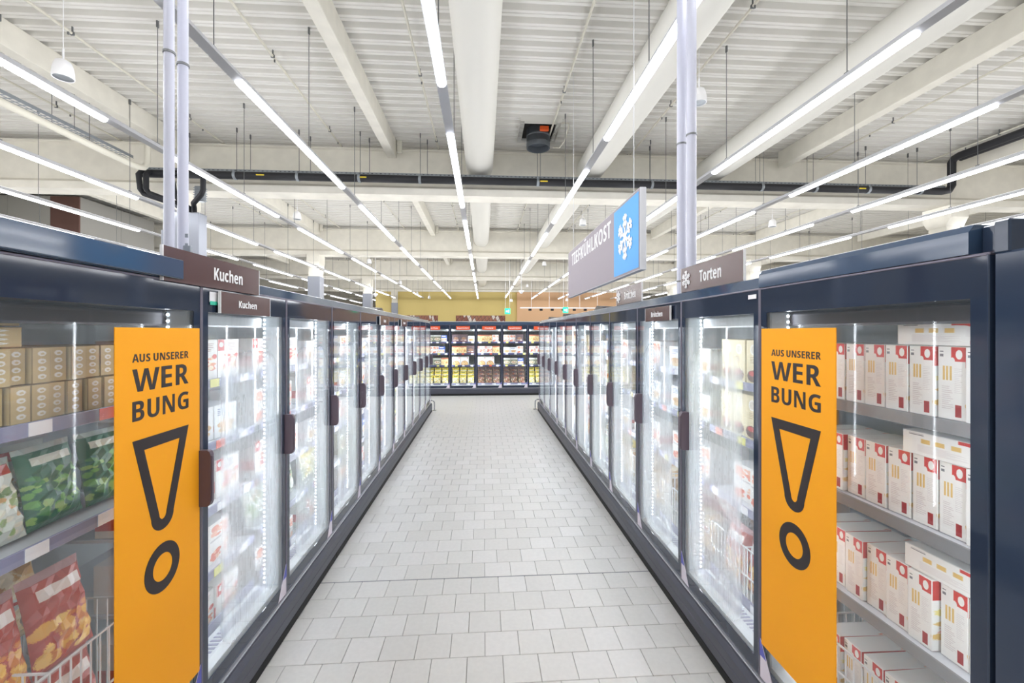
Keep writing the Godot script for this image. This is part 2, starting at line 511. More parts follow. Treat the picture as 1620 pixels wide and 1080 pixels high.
# ------------------------------------------------------------------ start
func _ready() -> void:
	rng.seed = 20
	# --- camera: level, turned 3.73 degrees to the right of the aisle; the lens shifted so that the horizon lies at 525 of 1080
	var cam := Camera3D.new()
	cam.name = "camera"
	cam.projection = Camera3D.PROJECTION_FRUSTUM
	cam.near = 0.05
	cam.far = 120.0
	cam.size = 2.0 * cam.near * 540.0 / 690.0
	cam.frustum_offset = Vector2(0, -15.0 / 690.0 * cam.near)
	add_child(cam)
	cam.position = Vector3(0, EYE, 0)
	cam.rotation.y = -atan(45.0 / 690.0)
	cam.current = true
	var e := Environment.new()
	e.background_mode = Environment.BG_COLOR
	e.background_color = Color(0.02, 0.02, 0.02)
	e.tonemap_mode = Environment.TONE_MAPPER_LINEAR
	e.tonemap_exposure = 1.22
	e.sdfgi_enabled = true
	e.ssao_enabled = true
	e.ssil_enabled = true
	var we := WorldEnvironment.new()
	we.name = "world_environment"
	we.environment = e
	add_child(we)
	TL = Transform3D(Basis(Vector3(0, 0, -1), Vector3.UP, Vector3(1, 0, 0)), Vector3(LEFT_X, 0, 0))
	TR = Transform3D(Basis(Vector3(0, 0, 1), Vector3.UP, Vector3(-1, 0, 0)), Vector3(RIGHT_X, 0, 0))
	TB = Transform3D(Basis(), Vector3(0, 0, BACK_Z))
	materials()
	packaging()
	strip_lights()
	shell()
	roof()
	ducts()
	services()
	tiles()
	rows()
	signs()
	stock()
	small()


const STRIP_ENERGY := 10.5
const UP_ENERGY := 3.5
const SIDE_ENERGY := 12.0
const LED_ENERGY := 0.23


func materials() -> void:
	var m := mat("deck", rgb(230, 228, 222), 0.55)
	m = mat("concrete", rgb(232, 228, 216), 0.8)
	noisy(m, 0.02, 0.95, 1.0, Vector3(0.4, 0.4, 0.4))
	m = mat("duct", rgb(214, 212, 204), 0.6)
	m = mat("plaster", rgb(226, 221, 206), 0.85)
	m = mat("yellow_wall", rgb(208, 188, 122), 0.85)
	m = mat("peach_wall", rgb(214, 174, 136), 0.85)
	m = mat("grey_wall", rgb(146, 144, 138), 0.8)
	m = mat("brown_wall", rgb(94, 66, 58), 0.8)
	m = mat("grey_clad", rgb(146, 150, 160), 0.4, 0.3)
	m = mat("grout", rgb(150, 147, 142), 0.9)
	for k in 4:
		var c := [rgb(222, 221, 218), rgb(219, 218, 215), rgb(224, 223, 221), rgb(217, 216, 213)][k] as Color
		m = mat("tile_%d" % k, c, 0.33)
		noisy(m, 0.05, 0.97, 1.0, Vector3(2, 2, 2))
	m = mat("joint", rgb(146, 148, 152), 0.6)
	m = mat("navy", rgb(58, 78, 104), 0.09)
	m.metallic_specular = 0.6
	m = mat("navy_print", rgb(46, 56, 74), 0.06)
	m = mat("panel_navy", rgb(50, 62, 82), 0.1)
	m = mat("bumper", rgb(74, 76, 88), 0.42)
	m = mat("black", rgb(18, 18, 20), 0.7)
	m = mat("alu", rgb(200, 202, 208), 0.3, 0.6)
	m = mat("trim", rgb(120, 116, 130), 0.35, 0.3)
	m = mat("handle", rgb(92, 78, 90), 0.34)
	m = mat("inner", rgb(214, 220, 222), 0.5)
	m = mat("inner_back", rgb(46, 44, 50), 0.5)
	m = mat("inner_dark", rgb(52, 50, 56), 0.6)
	m = mat("mullion", rgb(196, 204, 208), 0.4)
	m = mat("rail", rgb(136, 138, 168), 0.35)
	m = mat("rail_grey", rgb(128, 128, 130), 0.5)
	m = mat("rail_blue", rgb(66, 70, 120), 0.4)
	m = mat("tag_white", rgb(232, 232, 236), 0.5)
	m = mat("tag_red", rgb(232, 92, 60), 0.5)
	m = mat("tag_yellow", rgb(222, 218, 110), 0.5)
	m = mat("wire", rgb(226, 230, 232), 0.35)
	m = mat("shelf", rgb(206, 210, 216), 0.4)
	m = mat("orange", rgb(255, 173, 40), 0.5)
	m.metallic_specular = 0.25
	m = mat("ink", rgb(40, 30, 32), 0.5)
	m = mat("sign_brown", rgb(84, 58, 56), 0.22)
	m = mat("sign_mauve", rgb(150, 140, 150), 0.5)
	m = mat("sign_blue", rgb(72, 166, 236), 0.5)
	m = mat("white", rgb(240, 240, 242), 0.45)
	m = mat("rail_white", rgb(214, 215, 220), 0.4)
	m = mat("steel", rgb(120, 122, 124), 0.35, 0.7)
	m = mat("zinc", rgb(150, 156, 162), 0.4, 0.6)
	m = mat("pipe_black", rgb(26, 27, 32), 0.6)
	m = mat("pipe_cream", rgb(214, 210, 196), 0.5)
	m = mat("pole", rgb(202, 204, 220), 0.3)
	m = mat("fan_grey", rgb(92, 98, 104), 0.5, 0.2)
	m = mat("fan_orange", rgb(226, 92, 36), 0.5)
	m = mat("label_orange", rgb(238, 92, 48), 0.45)
	m = mat("yellow", rgb(232, 206, 60), 0.5)
	m = mat("chrome", rgb(190, 192, 196), 0.15, 0.9)
	m = mat("leaflet", rgb(228, 220, 232), 0.5)
	m = mat("leaflet_blue", rgb(96, 100, 190), 0.5)
	m = mat("grille", rgb(196, 200, 202), 0.5)
	m = mat("exit_print", rgb(60, 190, 160), 0.5)
	m = mat("bundle", rgb(24, 26, 30), 0.35)
	glow("tube", rgb(246, 249, 255), 5.0)
	glow("slot", rgb(246, 249, 255), 3.0)
	glow("led", rgb(238, 246, 255), 9.0)
	glow("exit", rgb(40, 214, 160), 1.0)
	m = mat("pane", rgb(236, 246, 246, 0.02), 0.02)
	m.transparency = BaseMaterial3D.TRANSPARENCY_ALPHA
	m.metallic_specular = 0.42
	# frozen mist on the inside of the doors: a rounded field with run marks
	m = mat("frost", Color(1, 1, 1), 0.7)
	var im := Image.create(128, 256, false, Image.FORMAT_RGBA8)
	var nz := FastNoiseLite.new()
	nz.seed = 3; nz.frequency = 0.09
	for y in 256:
		for x in 128:
			var px := (x + 0.5) / 128.0; var py := (y + 0.5) / 256.0
			# metres on the pane: 0.69 wide, 1.565 tall; the field is 0.5 wide with round corners
			var q := Vector2(absf(px - 0.52) * 0.69 - 0.13, absf(py - 0.55) * 1.565 - 0.55)
			var d := Vector2(maxf(q.x, 0), maxf(q.y, 0)).length() + minf(maxf(q.x, q.y), 0.0) - 0.13
			var a := smoothstep(0.0, 1.0, clampf(-d / 0.09 + 0.3, 0.0, 1.0))
			var streak := nz.get_noise_2d(x * 2.2, y * 0.22)
			var dots := nz.get_noise_2d(x * 4.0 + 90, y * 2.0)
			var k := 0.55 + 0.11 * streak + 0.05 * dots
			if streak > 0.34 and py > 0.25: k *= 0.6
			var haze := 0.16 + 0.06 * streak
			im.set_pixel(x, y, Color(0.94, 0.975, 0.985, clampf(haze + a * (k - 0.1), 0.0, 1.0)))
	m.albedo_texture = ImageTexture.create_from_image(im)
	m.transparency = BaseMaterial3D.TRANSPARENCY_ALPHA
	m.backlight_enabled = true
	m.backlight = Color(1.2, 1.2, 1.2)
	m.cull_mode = BaseMaterial3D.CULL_DISABLED


func line_x(k: int) -> float:
	return -0.4675 + 2.236 * k


func strip_lights() -> void:
	# rows of tube lights on continuous rails; three lit lengths, then one blank
	var blank := {0: 4.94, 1: 6.32, -1: 3.65, 2: 7.65, -2: 5.75, 3: 8.93, -3: 9.1, 4: 10.1, 5: 11.6, -4: 7.2, -5: 8.3, 6: 9.0, -6: 5.0, 7: 6.0, -7: 7.0}
	var places := {0: "directly above the aisle floor", 1: "first right of the aisle centre", -1: "first left of the aisle centre"}
	var lamp := MB.new()
	var L := 1.15
	var sec := [Vector2(-0.052, 0.03), Vector2(-0.04, 0.0), Vector2(-0.018, -0.012), Vector2(0.018, -0.012), Vector2(0.04, 0.0), Vector2(0.052, 0.03)]
	lamp.xf = Transform3D(Basis(Vector3(0, 0, -1), Vector3.UP, Vector3(1, 0, 0)), Vector3.ZERO)
	lamp.prism(sec, 0.0, L)
	var lm := lamp.mesh()
	for k in range(-7, 8):
		var x := line_x(k)
		var z_end := -36.3 if x > -9.2 and x < 13.2 else (-15.2 if x < -13.0 else -44.0)
		var where: String = places.get(k, "%s to the %s of the aisle centre" % [ORD[absi(k) - 1], "right" if k > 0 else "left"])
		var t := thing("strip_light", "long white suspended strip light row, %s" % where, "strip light", T(x, LAMP_Y, 0))
		var r := MB.new()
		r.xf = Transform3D(Basis(Vector3(0, 0, -1), Vector3.UP, Vector3(1, 0, 0)), Vector3.ZERO)
		r.prism([Vector2(-0.06, 0.03), Vector2(0.06, 0.03), Vector2(0.055, 0.045), Vector2(0.032, 0.05), Vector2(0.032, 0.095), Vector2(-0.032, 0.095), Vector2(-0.032, 0.05), Vector2(-0.055, 0.045)], -6.0, -z_end)
		obj("carrier_rail", r, M.rail_white, t)
		var z: float = -(blank[k] + 1.2 - x * 0.065)
		while z < 4.5: z += 4.79
		z -= 4.79
		while z - L > z_end:
			for i in 3:
				if z - i * 1.197 - L > z_end: obj("tube_lamp", lm, M.tube, t, T(0, 0, z - i * 1.197))
			z -= 4.79
		var ul := MB.new()
		ul.box(Vector3(-0.02, 0.0955, z_end + 0.05), Vector3(0.04, 0.004, 5.9 - z_end))
		obj("upper_light_slot", ul, M.slot, t)
		var h := MB.new()
		z = z_end + 0.6
		while z < 5.5:
			h.tube([Vector3(0, 0.09, z), Vector3(0, DECK_Y - LAMP_Y - 0.1, z)], 0.006, 4, false)
			h.soft(Vector3(-0.012, DECK_Y - LAMP_Y - 0.1, z - 0.02), Vector3(0.024, 0.11, 0.04), 0.004)
			h.soft(Vector3(-0.016, 0.09, z - 0.03), Vector3(0.032, 0.03, 0.06), 0.004)
			z += 2.395
		obj("suspension_chain", h, M.steel, t)
		var z0 := 5.0
		area("upper_strip_lamp", Transform3D(Basis(Vector3(1, 0, 0), Vector3(0, 0, 1), Vector3(0, -1, 0)), Vector3(x, LAMP_Y + 0.11, (z0 + z_end) / 2)), Vector2(0.04, z0 - z_end), UP_ENERGY * (z0 - z_end) / 42.0, rgb(250, 251, 255))
		for sd in [-1.0, 1.0]:
			area("side_strip_lamp", Transform3D(Basis(Vector3(0, 0, sd), Vector3(0, 1, 0), Vector3(-sd, 0, 0)), Vector3(x + 0.068 * sd, LAMP_Y + 0.02, (z0 + z_end) / 2)), Vector2(z0 - z_end, 0.05), SIDE_ENERGY * (z0 - z_end) / 42.0, rgb(250, 251, 255))
		area("strip_lamp", Transform3D(Basis(Vector3(1, 0, 0), Vector3(0, 0, -1), Vector3(0, 1, 0)), Vector3(x, LAMP_Y - 0.02, (z0 + z_end) / 2)), Vector2(0.08, z0 - z_end), STRIP_ENERGY * (z0 - z_end) / 42.0, rgb(250, 251, 255))


func shell() -> void:
	var xa := -23.0; var xb := 22.0; var za := -47.0; var zb := 8.0
	var f := MB.new()
	f.box(Vector3(xa - 0.3, -0.3, za - 0.3), Vector3(xb - xa + 0.6, 0.292, zb - za + 0.6))
	var fl := thing("floor", "pale grey stone tile floor of the aisle", "floor", Transform3D(), "", "structure")
	obj("screed", f, M.grout, fl)
	var w := MB.new()
	w.box(Vector3(xa - 0.3, 0, za), Vector3(0.3, 6.9, zb - za))
	tag(obj("wall_left", w, M.plaster), "cream side wall far to the left behind the light rows", "wall", "", "structure")
	w = MB.new()
	w.box(Vector3(xb, 0, za), Vector3(0.3, 6.9, zb - za))
	tag(obj("wall_right", w, M.plaster), "cream side wall far to the right behind the light rows", "wall", "", "structure")
	w = MB.new()
	w.box(Vector3(xa - 0.3, 0, za - 0.3), Vector3(xb - xa + 0.6, 6.9, 0.3))
	tag(obj("wall_back", w, M.plaster), "cream end wall seen beyond both ends of the coloured wall", "wall", "", "structure")
	w = MB.new()
	w.box(Vector3(xa - 0.3, 0, zb), Vector3(xb - xa + 0.6, 6.9, 0.3))
	tag(obj("wall_front", w, M.plaster), "cream wall of the store behind the viewer", "wall", "", "structure")
	# the coloured wall under the fourth beam in view
	w = MB.new()
	w.box(Vector3(-9.05, 0, -37.6), Vector3(11.9, EYE + 3.4, 0.3))
	tag(obj("wall_yellow", w, M.yellow_wall), "mustard yellow end wall beyond the freezer across the aisle", "wall", "", "structure")
	w = MB.new()
	w.box(Vector3(2.85, 0, -37.4), Vector3(9.9, EYE + 3.4, 0.3))
	tag(obj("wall_peach", w, M.peach_wall), "peach coloured end wall behind the exit sign on the right", "wall", "", "structure")
	# walled block at the far left, grey with one brown panel
	var g := thing("wall_grey", "grey panelled partition at far left behind the light rows, one panel brown", "wall", Transform3D(), "", "structure")
	w = MB.new()
	w.box(Vector3(-22.9, 0, -18.9), Vector3(9.3, 6.28, 3.3))
	obj("partition", w, M.grey_wall, g)
	var px := -14.44
	for i in 6:
		w = MB.new()
		px -= 1.33
		w.soft(Vector3(px + 0.005, 0, -15.595), Vector3(1.32, 6.29, 0.06), 0.004)
		obj("wall_panel", w, M.grey_wall, g)
	w = MB.new()
	w.soft(Vector3(-14.435, 0, -15.595), Vector3(0.9, 6.29, 0.062), 0.004)
	obj("wall_panel", w, M.brown_wall, g).set_meta("label", "brown panel")
	for i in 2:
		w = MB.new()
		w.soft(Vector3(-13.595, 0, -17.23 - 1.655 * i), Vector3(0.06, 6.29, 1.645), 0.004)
		obj("wall_panel", w, M.grey_wall, g)


func roof() -> void:
	# trapezoidal steel deck, ribs across the aisle
	var c := thing("ceiling", "white trapezoidal steel roof deck with purlins", "ceiling", Transform3D(), "", "structure")
	var p := 0.265
	var m := MB.new()
	var z := 8.2
	var x0 := -23.2; var x1 := 22.2
	var prof := [[0.0, 0.0], [0.05, 0.0], [0.056, 0.012], [0.068, 0.012], [0.074, 0.0], [0.130, 0.0], [0.154, 0.085], [0.241, 0.085], [0.265, 0.0]]
	while z > -47.3:
		for i in prof.size() - 1:
			var a := Vector2(z - prof[i][0], DECK_Y + prof[i][1])
			var b := Vector2(z - prof[i + 1][0], DECK_Y + prof[i + 1][1])
			m.quad(Vector3(x0, a.y, a.x), Vector3(x0, b.y, b.x), Vector3(x1, b.y, b.x), Vector3(x1, a.y, a.x))
		z -= p
	obj("steel_deck", m, M.deck, c)
	m = MB.new()
	m.box(Vector3(x0 - 0.3, DECK_Y + 0.115, -47.3), Vector3(x1 - x0 + 0.6, 0.3, 55.7))
	obj("roof_slab", m, M.deck, c)
	for b in range(-2, 5):
		var zf := BEAM_Z - BEAM_STEP * b
		if zf > -46 and zf < 8:
			var poly := [Vector2(0, 3.4), Vector2(0, 3.567), Vector2(-0.14, 3.66), Vector2(-0.14, 4.52), Vector2(-0.04, 4.525), Vector2(-0.04, 4.555), Vector2(-0.49, 4.555), Vector2(-0.49, 4.525), Vector2(-0.39, 4.52), Vector2(-0.39, 3.66), Vector2(-0.53, 3.567), Vector2(-0.53, 3.4)]
			m = MB.new()
			for i in poly.size(): poly[i] += Vector2(zf, EYE)
			poly.reverse()
			m.prism(poly, x0 + 0.2, x1 - 0.2)
			var which: String = {-2: "behind the viewer", -1: "above the viewer", 0: "nearest in view, with black pipes before it", 1: "second in view", 2: "third in view", 3: "fourth in view, above the yellow wall", 4: "beyond the yellow wall"}[b]
			tag(obj("roof_beam", m, M.concrete), "cream concrete cross beam, %s" % which, "beam", "", "structure")
		# purlins run along the aisle from beam to beam
		for k in range(-2, 5):
			if k == 1: continue   # the second duct hangs there
			var x := -2.26 + 5.04 * k - 0.1
			m = MB.new()
			var za := zf - 0.02
			m.soft(Vector3(x, EYE + 4.3, za), Vector3(0.21, DECK_Y - EYE - 4.3, BEAM_STEP - 0.51), 0.008)
			m.soft(Vector3(x + 0.24, EYE + 4.42, za + 0.01), Vector3(0.11, 0.29, 0.1), 0.006)
			obj("purlin", m, M.concrete, c)
	# columns under the beams
	for b in range(0, 5):
		var zf := BEAM_Z - BEAM_STEP * b - 0.02
		for x in [-7.45, 12.7]:
			var s := 0.24
			var side := "left" if x < 0 else "right"
			var t := thing("column", "concrete column with grey cladding, %s beam, %s side" % [["under nearest", "under second", "under third", "under fourth", "under farthest"][b], side], "column", T(x, 0, zf - 0.25), "", "structure")
			m = MB.new()
			m.soft(Vector3(-s, EYE + 2.45, -s), Vector3(2 * s, 0.95, 2 * s), 0.015)
			m.prism([Vector2(s + 0.0, EYE + 2.85), Vector2(s + 0.14, EYE + 3.08), Vector2(s + 0.14, EYE + 3.4), Vector2(-s - 0.14, EYE + 3.4), Vector2(-s - 0.14, EYE + 3.08), Vector2(-s, EYE + 2.85)], -s - 0.02, s + 0.02)
			obj("capital", m, M.concrete, t)
			m = MB.new()
			m.soft(Vector3(-s - 0.02, 0, -s - 0.02), Vector3(2 * s + 0.04, EYE + 2.45, 2 * s + 0.04), 0.01)
			obj("cladding", m, M.grey_clad, t)


func ducts() -> void:
	var n := 0
	for d in [[-0.1, 4.175, 0.34, "centre, above the aisle"], [2.73, 4.175, 0.342, "right of centre"], [5.86, 4.175, 0.33, "farthest right"]]:
		var t := thing("air_duct", "large white round air duct, %s" % d[3], "air duct", T(d[0], EYE + d[1], 0))
		for b in range(-1, 4):
			var za := BEAM_Z - BEAM_STEP * b - 0.14
			var m := MB.new()
			m.tube([Vector3(0, 0, za + BEAM_STEP - 0.25), Vector3(0, 0, za)], d[2], 40, false)
			obj("duct_section", m, M.duct, t)


func rods(m: MB, xs: Array, y0: float, z: float) -> void:
	for x in xs:
		m.tube([Vector3(x, y0, z), Vector3(x, DECK_Y + 0.02, z)], 0.007, 4, false)
		m.soft(Vector3(x - 0.012, DECK_Y - 0.1, z - 0.02), Vector3(0.024, 0.11, 0.04), 0.004)


func services() -> void:
	# thin sprinkler pipes close under the deck
	var n := 0
	for x in [-8.7, -6.33, -3.51, -1.13, 1.54, 3.8, 8.97, 11.96]:
		var where: String = ["farthest left", "left beyond the purlin", "above the left freezer row", "just left of the centre duct", "just right of the centre duct", "right of the second duct", "right of the third duct", "farthest right"][n]
		var t := thing("sprinkler_pipe", "thin cream pipe under the roof deck, %s" % where, "pipe", T(x, EYE + 4.6, 0))
		var m := MB.new()
		m.tube([Vector3(0, 0, 6), Vector3(0, 0, -36.5)], 0.021, 8)
		obj("pipe_run", m, M.pipe_cream, t)
		m = MB.new()
		for i in 15:
			var z := 4.0 - i * 2.7 - n * 0.37
			m.soft(Vector3(-0.03, -0.028, z), Vector3(0.06, 0.056, 0.03), 0.006)
			m.soft(Vector3(-0.008, 0.02, z), Vector3(0.016, 0.09, 0.025), 0.003)
		obj("pipe_clamp", m, M.steel, t)
		m = MB.new()
		for i in 12:
			var z := 3.0 - i * 3.2 - n * 0.5
			m.soft(Vector3(-0.012, -0.06, z), Vector3(0.024, 0.05, 0.024), 0.005)
		obj("sprinkler_head", m, M.steel, t)
		n += 1
	# black insulated pipes on a perforated tray before the first beam
	var z := -10.45
	var t := thing("cable_tray", "zinc perforated tray carrying black insulated pipes across the ceiling", "cable tray", T(0, 0, 0))
	var m := MB.new()
	m.box(Vector3(-7.8, EYE + 3.72, z - 0.42), Vector3(19.7, 0.006, 0.36))
	m.box(Vector3(-7.8, EYE + 3.72, z - 0.06), Vector3(19.7, 0.05, 0.006))
	m.box(Vector3(-7.8, EYE + 3.72, z - 0.42), Vector3(19.7, 0.05, 0.006))
	obj("tray_sheet", m, M.zinc, t)
	m = MB.new()
	var i := 0
	while i < 190:
		m.box(Vector3(-7.75 + i * 0.1, EYE + 3.715, z - 0.36), Vector3(0.045, 0.006, 0.025))
		m.box(Vector3(-7.75 + i * 0.1, EYE + 3.715, z - 0.22), Vector3(0.045, 0.006, 0.025))
		m.box(Vector3(-7.75 + i * 0.1, EYE + 3.735, z - 0.058), Vector3(0.045, 0.018, 0.004))
		i += 1
	obj("tray_slot", m, M.inner_dark, t).set_meta("kind", "stuff")
	var xs := []
	for k in 14:
		var rx := -7.1 + k * 1.4
		if absf(rx + 0.04) > 0.45 and absf(rx - 2.79) > 0.48 and absf(rx - 5.91) > 0.45: xs.append(rx)
	m = MB.new()
	rods(m, xs, EYE + 3.7, z - 0.04)
	rods(m, xs.map(func(a): return a + 0.12), EYE + 3.7, z - 0.4)
	obj("hanger_rod", m, M.steel, t)
	for x in xs:
		m = MB.new()
		m.tube([Vector3(x - 0.03, EYE + 3.6, z + 0.02), Vector3(x + 0.03, EYE + 3.6, z + 0.02)], 0.098, 16)
		m.soft(Vector3(x - 0.03, EYE + 3.66, z - 0.4), Vector3(0.04, 0.05, 0.5), 0.005)
		obj("pipe_clamp", m, M.zinc, t)
	t = thing("insulated_pipe", "thick black insulated pipe below the tray along the nearest beam", "pipe", Transform3D())
	m = MB.new()
	m.tube([Vector3(-7.75, EYE + 3.6, z + 0.02), Vector3(11.72, EYE + 3.6, z + 0.02), Vector3(11.9, EYE + 3.63, z + 0.02), Vector3(11.98, EYE + 3.75, z + 0.02), Vector3(11.98, EYE + 4.34, z + 0.02), Vector3(11.98, EYE + 4.42, z + 0.08), Vector3(11.98, EYE + 4.45, z + 0.2), Vector3(11.98, EYE + 4.45, -2.85)], 0.088, 14)
	obj("pipe_run", m, M.pipe_black, t)
	m = MB.new()
	for x in [-6.9, -5.2, -2.9, 1.35, 5.0, 9.4]:
		m.soft(Vector3(x, EYE + 3.585, z + 0.1), Vector3(0.18, 0.03, 0.012), 0.003)
	obj("yellow_marker", m, M.yellow, t)
	t = thing("insulated_pipe", "second black insulated pipe running towards the viewer at far right", "pipe", Transform3D())
	m = MB.new()
	m.tube([Vector3(12.25, EYE + 4.5, z), Vector3(12.25, EYE + 4.5, -2.85)], 0.1, 14)
	obj("pipe_run", m, M.pipe_black, t)
	# black hoses down into the pipe shaft left
	t = thing("insulated_pipe", "bent black hoses dropping from the tray into the grey pipe shaft", "pipe", Transform3D())
	var k := 0
	for h in [[-7.68, 0.15], [-7.52, 0.2], [-6.98, 0.12], [-6.3, 0.2]]:
		m = MB.new()
		var hx: float = h[0]
		var tx := -6.98 + k * 0.11
		m.tube([Vector3(hx, EYE + 3.6, z + 0.12), Vector3(hx, EYE + 3.52, z + 0.2), Vector3(hx, EYE + 3.2, z + h[1]), Vector3(hx + (tx - hx) * 0.1, EYE + 3.1, z + h[1]), Vector3(tx - signf(tx - hx) * 0.08, EYE + 2.92, z + h[1] * 0.5), Vector3(tx, EYE + 2.86, z - 0.05), Vector3(tx, EYE + 2.725, z - 0.05)], 0.055, 12)
		obj("hose", m, M.pipe_black, t)
		k += 1
	t = thing("pipe_shaft", "pale grey sheet metal pipe shaft behind the white poles at left", "pipe shaft", T(-7.234, 0, -10.65))
	m = MB.new()
	m.soft(Vector3(0, 0, 0), Vector3(0.78, EYE + 2.72, 0.3), 0.012)
	obj("casing", m, M.grey_clad, t)
	m = MB.new()
	m.soft(Vector3(0.5, EYE + 3.05, -0.1), Vector3(0.2, 0.36, 0.12), 0.01)
	for q in 6: m.soft(Vector3(0.48, EYE + 3.08 + q * 0.055, -0.11), Vector3(0.24, 0.018, 0.14), 0.004)
	obj("valve_box", m, M.zinc, t)
	# cream bent pipe upper left
	t = thing("drain_pipe", "thick cream pipe bending upwards before the beam at upper left", "pipe", Transform3D())
	m = MB.new()
	m.tube([Vector3(-7.48, EYE + 3.57, -2.85), Vector3(-7.48, EYE + 3.57, -9.7), Vector3(-7.47, EYE + 3.58, -9.95), Vector3(-7.46, EYE + 3.62, -10.1), Vector3(-7.45, EYE + 3.72, -10.18), Vector3(-7.45, EYE + 3.85, -10.2), Vector3(-7.45, EYE + 4.7, -10.2)], 0.064, 14)
	obj("pipe_run", m, M.pipe_cream, t)
	m = MB.new()
	for q in 3: m.tube([Vector3(-7.48, EYE + 3.6, -4.0 - q * 2.4), Vector3(-7.48, DECK_Y, -4.0 - q * 2.4)], 0.008, 4, false)
	obj("hanger_rod", m, M.steel, t)
	t = thing("cable_tray", "galvanised mesh cable tray beside the cream pipe at upper left", "cable tray", T(-7.95, EYE + 3.85, 0))
	m = MB.new()
	for q in 63: m.box(Vector3(-0.2, 0, -2.9 - q * 0.115), Vector3(0.4, 0.006, 0.02))
	for q in 6: m.box(Vector3(-0.2 + q * 0.08, -0.004, -10.2), Vector3(0.008, 0.008, 7.3))
	for q in [-0.2, 0.19]: m.box(Vector3(q, 0, -10.2), Vector3(0.008, 0.06, 7.3))
	obj("tray_mesh", m, M.zinc, t)
	m = MB.new()
	for q in 3:
		for sx in [-0.2, 0.2]: m.tube([Vector3(sx, 0, -4.0 - q * 2.4), Vector3(sx, DECK_Y - EYE - 3.85, -4.0 - q * 2.4)], 0.007, 4, false)
	obj("hanger_rod", m, M.steel, t)
	# roof extractor
	t = thing("roof_fan", "dark grey round roof fan stub with orange motor box", "fan", T(1.27, DECK_Y, -10.1))
	m = MB.new()
	var o := PackedVector2Array([Vector2(-0.46, -0.55), Vector2(0.46, -0.55), Vector2(0.46, 0.55), Vector2(-0.46, 0.55)])
	var inn := PackedVector2Array([Vector2(-0.36, -0.45), Vector2(0.36, -0.45), Vector2(0.36, 0.45), Vector2(-0.36, 0.45)])
	m.xf = Transform3D(Basis(Vector3(1, 0, 0), Vector3(0, 0, -1), Vector3(0, 1, 0)), Vector3.ZERO)
	m.ring(o, inn, -0.09, 0.02)
	m.slab(inn, -0.005, 0.02)
	obj("curb", m, M.deck, t)
	m = MB.new()
	m.xf = Transform3D(Basis(Vector3(1, 0, 0), Vector3(0, 0, -1), Vector3(0, 1, 0)), Vector3.ZERO)
	m.slab(inn, -0.02, -0.006)
	obj("opening", m, M.black, t)
	m = MB.new()
	m.lathe([Vector2(0.25, -0.02), Vector2(0.25, -0.44), Vector2(0.27, -0.45), Vector2(0.27, -0.02)].map(func(q): return Vector2(q.x, q.y)) , 32)
	m.lathe([Vector2(0.27, -0.45), Vector2(0.275, -0.44), Vector2(0.275, -0.34), Vector2(0.27, -0.33), Vector2(0.27, -0.2), Vector2(0.278, -0.19), Vector2(0.278, -0.16), Vector2(0.27, -0.15), Vector2(0.27, 0.0)], 32)
	obj("duct_stub", m, M.fan_grey, t)
	m = MB.new()
	m.lathe([Vector2(0.0, -0.3), Vector2(0.245, -0.3)], 24)
	m.lathe([Vector2(0.245, -0.31), Vector2(0.0, -0.31)], 24)
	obj("damper", m, M.fan_grey, t)
	m = MB.new()
	m.soft(Vector3(0.0, -0.17, 0.26), Vector3(0.2, 0.1, 0.08), 0.008)
	obj("motor_box", m, M.fan_orange, t)
	m = MB.new()
	m.tube([Vector3(0.45, -0.08, 0.5), Vector3(0.62, -0.08, 0.5), Vector3(0.64, -0.1, 0.4), Vector3(0.6, -0.3, 0.1), Vector3(0.5, -0.42, 0.0), Vector3(0.35, -0.42, 0.0)], 0.018, 8)
	obj("cable_duct", m, M.pipe_cream, t)


func tiles() -> void:
	# each tile of the near floor is a piece; farther ones are joined
	var fl: Node3D = get_node("floor")
	var s := 0.19; var g := 0.0025; var bv := 0.002
	var t := MB.new()
	var a := s / 2 - g / 2
	t.soft(Vector3(-a, -0.01, -a), Vector3(2 * a, 0.01, 2 * a), bv)
	var tm := t.mesh()
	var mm := MultiMesh.new()
	mm.transform_format = MultiMesh.TRANSFORM_3D
	mm.mesh = tm
	var far := []
	for r in range(-22, 92):
		var z := -2.36 - (r + 0.5) * s
		if r >= 4: z -= 0.006
		if r >= 26: z -= 0.006
		var off := 0.008 if posmod(r, 2) == 0 else 0.103
		var c0 := -7; var c1 := 7
		if z < -9.6: c0 = -30; c1 = 30
		for c in range(c0, c1):
			var x := off + (c + 0.5) * s
			var near := r >= -2 and r < 21 and x > -1.2 and x < 1.28
			if near: obj("floor_tile", tm, M["tile_%d" % (rng.randi() % 4)], fl, T(x, 0, z))
			else: far.append(T(x, 0, z))
	mm.instance_count = far.size()
	for i in far.size(): mm.set_instance_transform(i, far[i])
	var o := MultiMeshInstance3D.new()
	o.name = "far_floor_tiles"
	o.multimesh = mm
	o.material_override = M.tile_0
	o.set_meta("kind", "stuff")
	fl.add_child(o, true)
	for r in [4, 26]:
		var j := MB.new()
		j.box(Vector3(-1.3, -0.008, -2.36 - r * s - 0.006 * (2 if r > 4 else 1) - 0.0015), Vector3(2.7, 0.0075, 0.0075))
		obj("expansion_joint", j, M.joint, fl)


